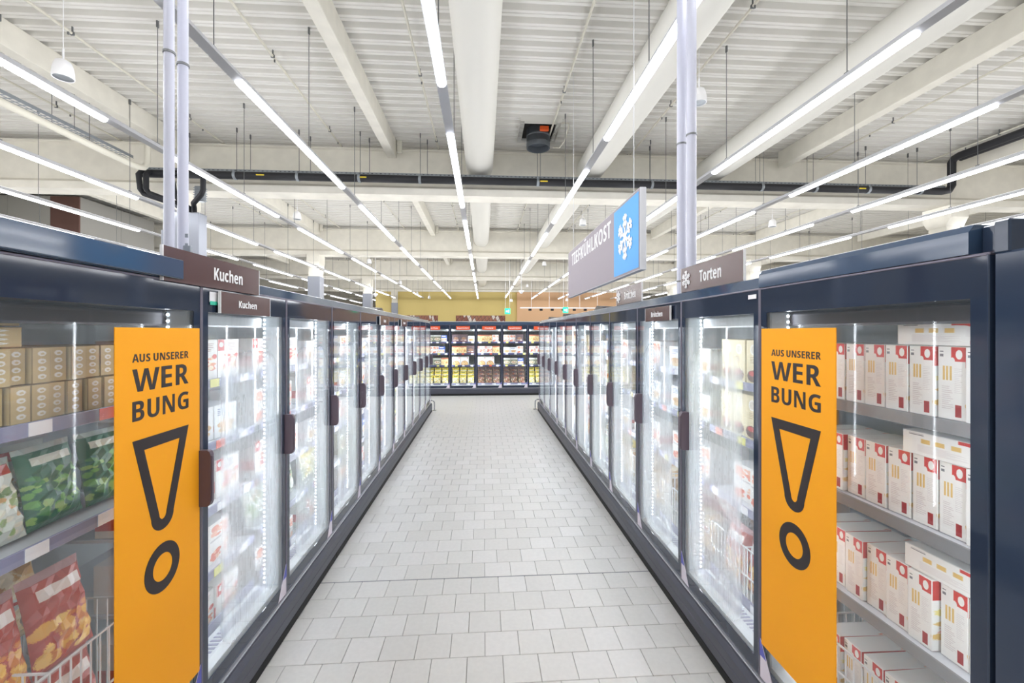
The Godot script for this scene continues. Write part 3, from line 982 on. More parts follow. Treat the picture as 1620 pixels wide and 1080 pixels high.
# ------------------------------------------------------------------ freezers
func door(parent: Node3D, x0: float, x1: float, far: float, frost: bool, leaf: bool, grip := true, near_trim := true) -> void:
	# x0 < x1 are the door's edges in the row's own axis; far is +1 where the edge away from the camera is x1
	var y0 := 0.205; var y1 := 1.945
	var d := MB.new()
	var bl := 0.045; var bt := 0.11; var bb := 0.065
	d.ring(PackedVector2Array([Vector2(x0 + 0.008, y0), Vector2(x1 - 0.008, y0), Vector2(x1 - 0.008, y1), Vector2(x0 + 0.008, y1)]), PackedVector2Array([Vector2(x0 + bl, y0 + bb), Vector2(x1 - bl, y0 + bb), Vector2(x1 - bl, y1 - bt), Vector2(x0 + bl, y1 - bt)]), -0.006, -0.001)
	var o := obj("door", d, M.navy_print, parent)
	d = MB.new()
	d.box(Vector3(x0 + bl - 0.004, y0 + bb - 0.004, -0.006), Vector3(x1 - x0 - 2 * bl + 0.008, y1 - y0 - bt - bb + 0.008, 0.004))
	obj("glass_pane", d, M.pane, o)
	d = MB.new()
	for x in [x0 + 0.001, x1 - 0.008]:
		if not near_trim and (x < x0 + 0.01) == (far > 0):
			var e := MB.new()
			e.soft(Vector3(x, y0, -0.03), Vector3(0.007, y1 - y0, 0.032), 0.002)
			obj("dark_edge_profile", e, M.panel_navy, o)
			continue
		d.soft(Vector3(x, y0, -0.03), Vector3(0.007, y1 - y0, 0.032), 0.002)
	d.soft(Vector3(x0, y1 - 0.006, -0.03), Vector3(x1 - x0, 0.008, 0.032), 0.002)
	obj("edge_profile", d, M.trim, o)
	var hx := (x1 - 0.024) if far > 0 else (x0 + 0.068)
	var hw := 0.022 if far > 0 else 0.036
	if grip:
		d = MB.new()
		d.prism([Vector2(-0.001, 1.035), Vector2(0.036, 1.035), Vector2(0.045, 1.04), Vector2(0.05, 1.052), Vector2(0.05, 1.248), Vector2(0.045, 1.26), Vector2(0.036, 1.265), Vector2(-0.001, 1.265)], hx, hx + hw)
		d.prism([Vector2(0.05, 1.055), Vector2(0.053, 1.06), Vector2(0.053, 1.24), Vector2(0.05, 1.245)], hx + 0.004, hx + hw - 0.004)
		obj("handle", d, M.handle, o)
	if frost:
		d = MB.new()
		var z := -0.0075
		d.quad(Vector3(x0 + bl, y0 + bb, z), Vector3(x1 - bl, y0 + bb, z), Vector3(x1 - bl, y1 - bt, z), Vector3(x0 + bl, y1 - bt, z), Rect2(0, 0, 1, 1) if far > 0 else Rect2(1, 0, -1, 1))
		obj("frost", d, M.frost, o).set_meta("label", "misted glass")
	if leaf:
		d = MB.new()
		var e := x1 - 0.004 if far > 0 else x0 + 0.004
		var w := -0.1 if far > 0 else 0.1
		var p := PackedVector2Array([Vector2(e, y0 + 0.002), Vector2(e, y0 + 0.18), Vector2(e + w, y0 + 0.002)])
		if far < 0: p = PackedVector2Array([p[0], p[2], p[1]])
		d.slab(p, -0.0005, 0.0015)
		var lf := obj("leaflet", d, M.leaflet, o)
		d = MB.new()
		p = PackedVector2Array([Vector2(e, y0 + 0.1), Vector2(e, y0 + 0.178), Vector2(e + w * 0.43, y0 + 0.1)])
		if far < 0: p = PackedVector2Array([p[0], p[2], p[1]])
		d.slab(p, 0.0016, 0.0022)
		obj("leaflet_print", d, M.leaflet_blue, lf)


func led_mesh(k: int) -> ArrayMesh:
	# k: -1 only the side towards +x, 1 only the side towards -x, 0 both
	var key := "led%d" % k
	if not meshes.has(key):
		var m := MB.new()
		for s in [-1, 1]:
			if s == k: continue
			for i in 63:
				var c := Vector3(s * 0.03, 0.29 + i * 0.0255, -0.112)
				var tip := c + Vector3(s * 0.006, 0, -0.003)
				var q := [c + Vector3(0, -0.005, -0.005), c + Vector3(0, 0.005, -0.005), c + Vector3(0, 0.005, 0.005), c + Vector3(0, -0.005, 0.005)]
				for j in 4:
					if s < 0: m.tri(q[(j + 1) % 4], q[j], tip)
					else: m.tri(q[j], q[(j + 1) % 4], tip)
		meshes[key] = m.mesh()
	return meshes[key]


func mullion_mesh(k: int) -> ArrayMesh:
	var key := "mullion%d" % k
	if not meshes.has(key):
		var m := MB.new()
		m.soft(Vector3(0.0005 if k < 0 else -0.0295, 0.22, -0.122), Vector3(0.059 if k == 0 else 0.029, 1.62, 0.09), 0.006)
		meshes[key] = m.mesh()
	return meshes[key]


func basket(parent: Node3D, x0: float, x1: float, y0: float, h: float) -> void:
	var m := MB.new()
	var zf := -0.175; var zb := -0.72
	for z in [zf, zb]:
		var n := int((x1 - x0) / 0.035)
		for i in n + 1:
			var x := x0 + (x1 - x0) * i / n
			m.box(Vector3(x - 0.002, y0, z - 0.002), Vector3(0.004, h, 0.004))
		for y in [y0, y0 + h * 0.5, y0 + h]:
			m.box(Vector3(x0, y - 0.003, z - 0.003), Vector3(x1 - x0, 0.006, 0.006))
	for x in [x0, (x0 + x1) / 2, x1]:
		for i in 15:
			m.box(Vector3(x - 0.002, y0, zb + (zf - zb) * i / 14.0), Vector3(0.004, h, 0.004))
		for y in [y0, y0 + h]:
			m.box(Vector3(x - 0.003, y - 0.003, zb), Vector3(0.006, 0.006, zf - zb))
	obj("wire_basket", m, M.wire, parent)


func freezer(TT: Transform3D, x0: float, x1: float, seams: Array, far: float, shelves: Array, flush: bool, frost_from: float, label: String, opts := {}) -> Node3D:
	# from x0 to x1 along the row; seams: door edges from x0 to x1
	var t := thing("upright_freezer", label, "freezer", TT * T(x0, 0, 0))
	var L := x1 - x0
	var m := MB.new()
	m.box(Vector3(0, 0.05, -0.94), Vector3(L, 1.93, 0.05))
	obj("back_panel", m, M.inner_back if flush else M.inner, t)
	m = MB.new()
	m.box(Vector3(0, 0.06, -0.89), Vector3(L, 0.17, 0.85))
	obj("base_deck", m, M.inner, t)
	m = MB.new()
	m.box(Vector3(0, 1.9, -0.89), Vector3(L, 0.08, 0.84))
	obj("roof_box", m, M.inner, t)
	m = MB.new()
	m.box(Vector3(0, 1.84, -0.88), Vector3(L, 0.06, 0.83))
	obj("inner_roof", m, M.inner_dark, t)
	m = MB.new()
	if flush: m.prism([Vector2(0.004, 1.948), Vector2(0.004, 2.005), Vector2(-0.012, 2.024), Vector2(-0.93, 2.024), Vector2(-0.93, 1.985), Vector2(-0.04, 1.985), Vector2(-0.04, 1.948)], 0, L - (0.045 if opts.has("no_grip") else 0.0))
	else: m.prism([Vector2(-0.004, 1.948), Vector2(-0.05, 2.002), Vector2(-0.06, 2.006), Vector2(-0.93, 2.006), Vector2(-0.93, 1.985), Vector2(-0.04, 1.985), Vector2(-0.04, 1.948)], 0.0, L - 0.004)
	obj("header", m, M.navy, t)
	if opts.has("no_grip"):
		m = MB.new()
		m.soft(Vector3(L - 0.044, 1.95, -0.93), Vector3(0.044, 0.068, 0.9), 0.003)
		obj("header_end", m, M.panel_navy, t)
	if opts.has("cap"):
		m = MB.new()
		m.soft(Vector3(0, 1.95, -0.01), Vector3(opts.cap - x0, 0.073, 0.036), 0.003)
		obj("header_cap", m, M.navy, t)
	if opts.has("cover"):
		m = MB.new()
		m.soft(Vector3(0, 2.0245, -0.93), Vector3(L, 0.02, 0.93), 0.003)
		obj("top_cover", m, M.alu, t)
	m = MB.new()
	m.soft(Vector3(0, 1.775, -0.2), Vector3(L, 0.06, 0.07), 0.008)
	obj("air_curtain", m, M.inner_dark if opts.has("dim") else M.inner, t)
	m = MB.new()
	m.prism([Vector2(-0.02, 0.05), Vector2(0.03, 0.05), Vector2(0.039, 0.06), Vector2(0.039, 0.11), Vector2(0.036, 0.113), Vector2(0.039, 0.116), Vector2(0.039, 0.165), Vector2(0.022, 0.19), Vector2(-0.02, 0.192)], 0, L)
	obj("bumper", m, M.bumper, t)
	m = MB.new()
	m.soft(Vector3(0, 0, -0.06), Vector3(L, 0.05, 0.095), 0.005)
	obj("kick_plate", m, M.black, t)
	m = MB.new()
	m.soft(Vector3(0, 0.192, -0.02), Vector3(L, 0.009, 0.034), 0.002)
	obj("sill_strip", m, M.alu, t)
	m = MB.new()
	m.prism([Vector2(-0.035, 0.2), Vector2(-0.035, 0.262), Vector2(-0.07, 0.275), Vector2(-0.16, 0.275), Vector2(-0.16, 0.2)], 0, L)
	obj("inner_sill", m, M.inner, t)
	m = MB.new()
	var gx := 0.02
	while gx < L - 0.02:
		m.box(Vector3(gx, 0.2755, -0.135), Vector3(0.012, 0.002, 0.05))
		gx += 0.026
	obj("air_grille", m, M.rail, t)
	for i in seams.size():
		var sx: float = seams[i] - x0
		if i < seams.size() - 1:
			var n: float = seams[i + 1] - x0
			door(t, sx, n, far, (seams[i] * far > frost_from * far if far > 0 else -seams[i + 1] > frost_from), true, not opts.has("no_grip"), not opts.has("cap") and not opts.has("no_grip"))
			for y in shelves:
				m = MB.new()
				m.box(Vector3(sx + 0.034, y - 0.012, -0.86), Vector3(n - sx - 0.068, 0.012, 0.69))
				var sh := obj("shelf", m, M.shelf, t)
				m = MB.new()
				m.soft(Vector3(sx + 0.034, y - 0.034, -0.172), Vector3(n - sx - 0.068, 0.044, 0.008), 0.002)
				obj("price_rail", m, M[opts.get("rail", "rail")], sh)
				for q in (0 if opts.has("plain") else 3):
					m = MB.new()
					var tx := sx + 0.07 + q * 0.24 + rng.randf() * 0.08
					m.box(Vector3(tx, y - 0.032, -0.1635), Vector3(0.07, 0.04, 0.002))
					obj("price_tag", m, M[["tag_white", "tag_white", "tag_white", "tag_white", "tag_yellow", "tag_red", "tag_yellow"][rng.randi() % (7 if opts.has("rail") else 6)]], sh)
			m = MB.new()
			m.soft(Vector3(sx + 0.034, 0.262, -0.176), Vector3(n - sx - 0.068, 0.06, 0.008), 0.002)
			obj("base_rail", m, M.rail, t)
			for q in 2:
				m = MB.new()
				m.box(Vector3(sx + 0.15 + q * 0.3, 0.268, -0.1675), Vector3(0.1, 0.045, 0.002))
				obj("price_tag", m, M.tag_white, t)
		var hk := -1 if i == 0 else (1 if i == seams.size() - 1 else 0)
		obj("mullion", mullion_mesh(hk), M.mullion, t, T(sx, 0, 0))
		obj("led_strip", led_mesh(hk), M.led, t, T(sx, 0, 0))
		for sd in [-1.0, 1.0]:
			if hk == int(sd): continue   # the neighbour cabinet lights that side
			var nrm := Vector3(sd, 0, -0.45).normalized()
			area("led_lamp", t.transform * Transform3D(Basis(Vector3.UP.cross(-nrm), Vector3.UP, -nrm), Vector3(sx + 0.039 * sd, 1.08, -0.108)), Vector2(0.03, 1.56), LED_ENERGY * opts.get("dim", 1.0), rgb(240, 247, 255))
	return t


func span(far: float, a: float, b: float) -> Array:
	# distances a < b from the camera turned into the row's own axis
	return [a, b] if far > 0 else [-b, -a]


func rows() -> void:
	for side in [1.0, -1.0]:
		var TT: Transform3D = TL if side > 0 else TR
		var nm := "left" if side > 0 else "right"
		var near_edge := 0.99
		# nearest cabinet: one wide door with the orange poster
		var s := span(side, near_edge, SEAM)
		var f0 := freezer(TT, s[0], s[1], s, side, [1.11, 1.475] if side > 0 else [0.72, 1.11, 1.475], true, 99.0, "dark blue freezer with one wide glass door behind %s orange poster" % nm, {"first": true, "cap": 1.74, "dim": 0.4} if side > 0 else {"first": true, "rail": "rail_grey", "plain": true, "no_grip": true, "dim": 0.55})
		basket(f0, 0.05, s[1] - s[0] - 0.05, 0.285, 0.41 if side > 0 else 0.22)
		var e := thing("end_panel", "dark blue end panel closing the near end of %s freezer row" % nm, "panel", TT * T(0.55 if side > 0 else -0.985, 0, 0))
		var m := MB.new()
		m.soft(Vector3(0, 0.0, -0.94), Vector3(0.435, 1.944, 0.94), 0.006)
		m.soft(Vector3(0.4 if side > 0 else 0.0, 1.94, -0.93), Vector3(0.035, 0.08, 0.93), 0.004)
		obj("panel_body", m, M.panel_navy, e)
		var groups := [[0, 2, "second"], [2, 5, "third"], [5, 8, "fourth"], [8, 10, "fifth"]]
		for g in groups:
			var a: float = SEAM + g[0] * PITCH
			var b: float = SEAM + g[1] * PITCH
			s = span(side, a, b)
			var seams := []
			for i in g[1] - g[0] + 1: seams.append(s[0] + i * PITCH)
			var f := freezer(TT, s[0], s[1], seams, side, [0.57, 0.885, 1.2, 1.51] if side > 0 else [0.8, 1.17, 1.47], false, 0.0, "dark blue freezer with %s glass doors, %s cabinet of %s row" % [["", "", "two", "three"][g[1] - g[0]], g[2], nm])
			if side < 0:
				for i in seams.size() - 1: basket(f, seams[i] - s[0] + 0.05, seams[i + 1] - s[0] - 0.05, 0.285, 0.3)
		# glazed end of the row
		e = thing("end_panel", "glass end panel with dark edge closing the far end of %s freezer row" % nm, "panel", TT * T((SEAM + 10 * PITCH) * side, 0, 0))
		m = MB.new()
		var q := 0.0 if side > 0 else -0.03
		m.soft(Vector3(q, 0, -0.94), Vector3(0.03, 0.25, 0.94), 0.004)
		m.soft(Vector3(q, 1.88, -0.94), Vector3(0.03, 0.12, 0.9), 0.004)
		m.soft(Vector3(q, 0.25, -0.94), Vector3(0.03, 1.63, 0.05), 0.004)
		m.soft(Vector3(q, 0.25, -0.03), Vector3(0.03, 1.63, 0.03), 0.004)
		obj("panel_frame", m, M.trim, e)
		m = MB.new()
		m.box(Vector3(q + 0.012, 0.25, -0.89), Vector3(0.005, 1.63, 0.86))
		obj("glass_pane", m, M.pane, e)
	# the freezer across the end of the aisle
	var x := -0.925 - 0.717 * 4
	for c in 3:
		var seams := []
		for i in 4: seams.append(x + (c * 3 + i) * 0.717)
		freezer(TB, seams[0], seams[3], seams, 1.0, [0.82, 1.15, 1.47], true, 99.0, "dark freezer with three glass doors across the aisle end, %s" % ["left part", "middle part", "right part"][c], {"rail": "rail_blue", "first": true, "cover": true} if c == 0 else {"rail": "rail_blue", "cover": true})


func words_for(far: float, TT: Transform3D) -> String:
	return "left row" if TT == TL else "right row" if TT == TR else "back row"


func fill(TT: Transform3D, far: float, a: float, b: float, y: float, kind: String, bay: int, shelf: String, opts := {}) -> int:
	# one front row of a kind between distances a and b
	var bagged := BAG.has(kind)
	var d: Array = BAG[kind] if bagged else KIND[kind]
	var w: float = d[2]
	var gap: float = opts.get("gap", 0.006)
	var n := int((b - a + gap) / (w + gap))
	if opts.has("n"): n = mini(n, opts.n)
	if n <= 0: return 0
	var spread := (b - a - n * w) / n if opts.has("spread") else gap
	var row := "left-row" if TT == TL else "right-row" if TT == TR else "back-row"
	var start: int = opts.get("start", 0)
	for i in n:
		var s := a + w / 2 + i * (w + spread) + rng.randf() * 0.004
		var x := s * far
		var t := TT * T(x, y, -0.2 - rng.randf() * 0.02 - opts.get("back", 0.0))
		if bagged: t = t * Transform3D(Basis(Vector3(1, 0, 0), -0.12 - rng.randf() * 0.12) * Basis(Vector3(0, 0, 1), rng.randf_range(-0.03, 0.03)), Vector3(0, 0.02, 0))
		else: t = t * Transform3D(Basis(Vector3.UP, rng.randf_range(-0.03, 0.03)), Vector3.ZERO)
		var lv: String = opts.get("level", "")
		var label := "%s, %s along %s%s shelf, %s %s door" % [d[5], ORD[mini(i + start, 15)], lv, shelf, ORD[bay], row]
		product(kind, label, "bag" if bagged else "carton", "%s on shelf, %s door %d" % [d[0].replace("_", " ") + "s", row, bay + 1], t)
	return n


func stock() -> void:
	# nearest doors
	var a := 1.03; var b := 1.84
	fill(TR, -1.0, 1.045, b, 1.477, "corner", 0, "top")
	fill(TR, -1.0, 1.07, 1.45, 1.707, "cornerflat", 0, "top", {"level": "stacked above "})
	fill(TR, -1.0, 1.045, b, 1.112, "corner", 0, "middle")
	fill(TR, -1.0, 1.05, 1.62, 1.342, "cornerflat", 0, "middle", {"level": "stacked above "})
	fill(TR, -1.0, 1.045, b, 0.722, "corner", 0, "lower")
	fill(TR, -1.0, 1.05, 1.62, 0.952, "cornerflat", 0, "lower", {"level": "stacked above "})
	fill(TL, 1.0, 1.045, b, 1.477, "kraft", 0, "top", {"gap": 0.004})
	fill(TL, 1.0, 1.045, b, 1.591, "kraft", 0, "top", {"gap": 0.004, "level": "second layer of "})
	fill(TL, 1.0, 1.045, 1.42, 1.705, "kraftflat", 0, "top", {"level": "third layer of "})
	fill(TL, 1.0, 1.045, 1.42, 1.767, "kraftflat", 0, "top", {"level": "fourth layer of "})
	fill(TL, 1.0, 1.032, 1.445, 1.112, "pale", 0, "middle")
	fill(TL, 1.0, 1.445, 1.845, 1.112, "green", 0, "middle", {"start": 2})
	fill(TL, 1.0, 1.06, 1.84, 1.112, "pale", 0, "middle", {"back": 0.13, "level": "back line of "})
	fill(TL, 1.0, 1.06, 1.84, 0.285, "fries", 0, "bottom")
	fill(TL, 1.0, 1.06, 1.84, 0.6, "fries", 0, "bottom", {"back": 0.05, "level": "upper layer of "})
	fill(TL, 1.0, 1.06, 1.84, 0.62, "rolls", 0, "bottom", {"back": 0.28, "level": "rear heap of "})
	fill(TR, -1.0, 1.06, 1.84, 0.29, "corner", 0, "bottom")
	# other doors of both rows
	var lists := {
		"L": [["fruit", "bread", "fruit", "salmon", "fruit"], ["fruit", "salmon", "fruit", "pale", "salmon"], ["bread", "fruit", "bread", "yellow", "fruit"], ["salmon", "bread", "fruit", "plate", "salmon"], ["bread", "salmon", "bread", "blue", "fruit"]],
"R": [["torte", "torte", "salmon", "fries", "pan"], ["bread", "bread", "salmon", "rolls", "fries"], ["salmon", "bread", "fruit", "rolls", "rolls"], ["salmon", "torte", "bread", "rolls", "yellow"], ["bread", "fruit", "salmon", "pale", "rolls"]],
	}
	for side in [1.0, -1.0]:
		var TT: Transform3D = TL if side > 0 else TR
		var ys := [1.512, 1.202, 0.887, 0.572, 0.24] if side > 0 else [1.472, 1.172, 0.802, 0.285, 0.33]
		var nms := ["top", "second", "third", "fourth", "bottom"] if side > 0 else ["top", "second", "third", "bottom", "bottom"]
		for k in 10:
			var s0: float = SEAM + k * PITCH + 0.045
			for sh in 5:
				var kd: String = lists["L" if side > 0 else "R"][k % 5][sh]
				var o := {"n": 9}
				if k > 4: o = {"n": 3, "spread": true}
				if side < 0 and sh == 4: o = {"n": 3, "spread": true, "back": 0.1, "level": "rear heap of "}
				fill(TT, side, s0, s0 + PITCH - 0.09, ys[sh], kd, k + 1, nms[sh], o)
	# far freezer
	var back := [["plate", "mauve", "plate"], ["plate", "golden", "plate"], ["mauve", "golden", "blue"], ["plate", "salmon", "plate"], ["mauve", "golden", "pizza"], ["golden", "fruit", "pizza"], ["salmon", "bread", "plate"], ["golden", "fruit", "plate"], ["plate", "blue", "golden"]]
	var more := ["golden", "blue", "fruit", "plate", "bread", "salmon", "mauve", "golden", "salmon"]
	var heaps := ["yellow", "yellow", "pan", "yellow", "yellow", "pan", "pan", "yellow", "yellow"]
	var by := [1.472, 1.152, 0.822]
	var bn := ["top", "second", "third"]
	for k in 9:
		var x0: float = -0.925 + (k - 4) * 0.717 + 0.042
		var x1 := x0 + 0.717 - 0.084
		for sh in 3:
			var first: String = back[k][sh]
			var w: float = KIND[first][2]
			var n := fill(TB, 1.0, x0, x0 + 2 * w + 0.012, by[sh], first, k, bn[sh], {"n": 2})
			var other: String = more[(k + sh * 2) % 9]
			if other == first: other = "blue" if first != "blue" else "bread"
			fill(TB, 1.0, x0 + 2 * w + 0.012, x1, by[sh], other, k, bn[sh], {"start": n})
		for q in 3:
			fill(TB, 1.0, x0, x1, 0.27 + q * 0.1, heaps[k], k, "bottom", {"spread": true, "level": ["", "upper layer of ", "rear heap of "][q], "back": q * 0.09})


# ------------------------------------------------------------------ signs
func snowflake(parent: Node3D, c: Vector3, r: float, th: float, m: Material) -> void:
	var b := MB.new()
	for i in 6:
		b.xf = Transform3D(Basis(Vector3(0, 0, 1), TAU * i / 6), c)
		b.box(Vector3(-th / 2, -th * 0.5, i * 0.0001), Vector3(th, r + th * 0.5, 0.004))
		for s in [-1, 1]:
			for q in [0.5, 0.78]:
				b.xf = Transform3D(Basis(Vector3(0, 0, 1), TAU * i / 6), c) * Transform3D(Basis(Vector3(0, 0, 1), -s * 0.75), Vector3(0, r * (q - 0.12), 0))
				b.box(Vector3(-th / 2, 0, 0.0007 + i * 0.00005), Vector3(th, r * 0.34, 0.004))
	obj("snowflake", b, m, parent)


func poster(TT: Transform3D, far: float, nm: String) -> void:
	var cx := 1.66 * far
	var t := thing("poster", "orange poster with dark lettering and exclamation mark on %s door" % nm, "poster", TT * T(cx, 0.365, 0.0015))
	var m := MB.new()
	m.box(Vector3(-0.2055, 0, 0), Vector3(0.411, 1.4, 0.003))
	obj("sheet", m, M.orange, t)
	var z := 0.0032
	var w := 0.275
	lettering("AUS UNSERER", w, 0.0275, M.ink, t, Vector3(0, 1.297, z))
	lettering("WER", w, 0.0775, M.ink, t, Vector3(0, 1.2225, z))
	lettering("BUNG", w, 0.067, M.ink, t, Vector3(0, 1.1195, z))
	# hollow exclamation mark
	var outer := PackedVector2Array(); var inner := PackedVector2Array()
	var top := 1.021; var bot := 0.671
	for i in 17:
		var a := PI + PI * i / 16.0
		outer.append(Vector2(cos(a) * 0.055, bot + 0.053 + sin(a) * 0.053))
		inner.append(Vector2(cos(a) * 0.018, bot + 0.06 + sin(a) * 0.022))
	outer.append(Vector2(w / 2, top)); outer.append(Vector2(-w / 2, top))
	inner.append(Vector2(w / 2 - 0.05, top - 0.04)); inner.append(Vector2(-w / 2 + 0.05, top - 0.04))
	m = MB.new()
	m.ring(outer, inner, 0.0031, 0.0042)
	outer = PackedVector2Array(); inner = PackedVector2Array()
	for i in 40:
		var a := TAU * i / 40.0
		outer.append(Vector2(cos(a) * 0.0865, 0.535 + sin(a) * 0.0865))
		inner.append(Vector2(cos(a) * 0.048, 0.535 + sin(a) * 0.048))
	m.ring(outer, inner, 0.0031, 0.0042)
	obj("exclamation_mark", m, M.ink, t)


func board(TT: Transform3D, x: float, y0: float, z: float, w: float, h: float, text: String, label: String, flake: bool, tw: float, called := "shelf_sign", dx := 0.0) -> void:
	var t := thing(called, label, "sign", TT * T(x, y0, z))
	var m := MB.new()
	m.soft(Vector3(-w / 2, 0, -0.008), Vector3(w, h, 0.01), 0.001)
	obj("sign_panel", m, M.sign_brown, t)
	m = MB.new()
	m.box(Vector3(-w / 2 - 0.004, 0, -0.0085), Vector3(0.004, h, 0.011))
	m.box(Vector3(w / 2, 0, -0.0085), Vector3(0.004, h, 0.011))
	obj("edge_strip", m, M.white, t)
	var cap := h * (0.44 if w > 0.5 else 0.36)
	if text == "Brötchen": cap *= 1.05
	lettering(text, tw, cap, M.white, t, Vector3(dx, h * 0.5, 0.003))
	if flake: snowflake(t, Vector3(-w / 2 + 0.075, h * 0.5, 0.0022), h * 0.36, h * 0.05, M.white)


func signs() -> void:
	poster(TL, 1.0, "left")
	poster(TR, -1.0, "right")
	# signs along the headers
	board(TL, 1.985, 1.937, 0.012, 0.67, 0.128, "Kuchen", "brown sign with white word on left header, larger of two cake signs", false, 0.22, "header_sign", 0.07)
	board(TL, 2.2, 1.832, 0.02, 0.437, 0.096, "Kuchen", "small brown sign below the header, second left freezer door", false, 0.16)
	board(TR, -(1.83 + 0.345) - 0.27, 2.007, -0.06, 0.69, 0.157, "Torten", "brown sign with snowflake and white word above right freezers, nearest", true, 0.24, "header_sign", 0.02)
	board(TR, -3.85, 2.007, -0.06, 0.677, 0.157, "Brötchen", "brown snowflake sign above right freezers behind two white poles", true, 0.3, "header_sign", 0.05)
	board(TR, -3.0, 1.827, 0.02, 0.431, 0.098, "Brötchen", "small brown sign below the header, third right freezer door", false, 0.2)
	board(TL, 5.15, 1.83, 0.02, 0.437, 0.096, "Brot", "small brown sign below left header, far down the row, nearer one", false, 0.11)
	board(TL, 6.4, 1.83, 0.02, 0.437, 0.096, "Brot", "small brown sign below left header, farthest down the row", false, 0.15)
	# large hanging sign
	var t := thing("hanging_sign", "large mauve hanging sign with snowflake on blue field", "sign", TR * T(-8.16, 2.39, -0.361))
	var m := MB.new()
	m.soft(Vector3(0, 0, -0.07), Vector3(3.78, 0.85, 0.068), 0.004)
	obj("sign_body", m, M.rail_white, t)
	m = MB.new()
	m.box(Vector3(0.01, 0.01, -0.003), Vector3(3.76, 0.83, 0.004))
	obj("face", m, M.sign_mauve, t)
	m = MB.new()
	m.box(Vector3(2.9, 0.03, 0.001), Vector3(0.85, 0.785, 0.002))
	obj("blue_field", m, M.sign_blue, t)
	lettering("TIEFKÜHLKOST", 2.43, 0.27, M.white, t, Vector3(1.555, 0.69, 0.003))
	snowflake(t, Vector3(3.325, 0.436, 0.0035), 0.26, 0.042, M.white)
	m = MB.new()
	for x in [0.3, 3.5]: m.tube([Vector3(x, 0.85, -0.035), Vector3(x, DECK_Y - 2.39, -0.035)], 0.004, 4, false)
	obj("hanging_wire", m, M.rail_white, t)
	# orange labels on the far freezer
	var names := ["Pizza", "Pizza", "Snacks", "Mini-Pizza", "Pizzataschen", "Pizzabrot", "Kartoffelecken", "Snacks", "Pizza"]
	var first_x := -0.925 - 0.717 * 4
	for k in 9:
		t = thing("header_label", "orange label with white word at top of %s back-row door" % ORD[k], "label", TB * T(first_x + 0.717 * k + (0.26 if k == 3 else 0.36), 1.81, 0.001))
		m = MB.new()
		m.box(Vector3(-0.19, 0, 0), Vector3(0.38, 0.1, 0.003))
		obj("card", m, M.label_orange, t)
		lettering(names[k], minf(0.32, names[k].length() * 0.026), 0.042, M.white, t, Vector3(0, 0.05, 0.0034))


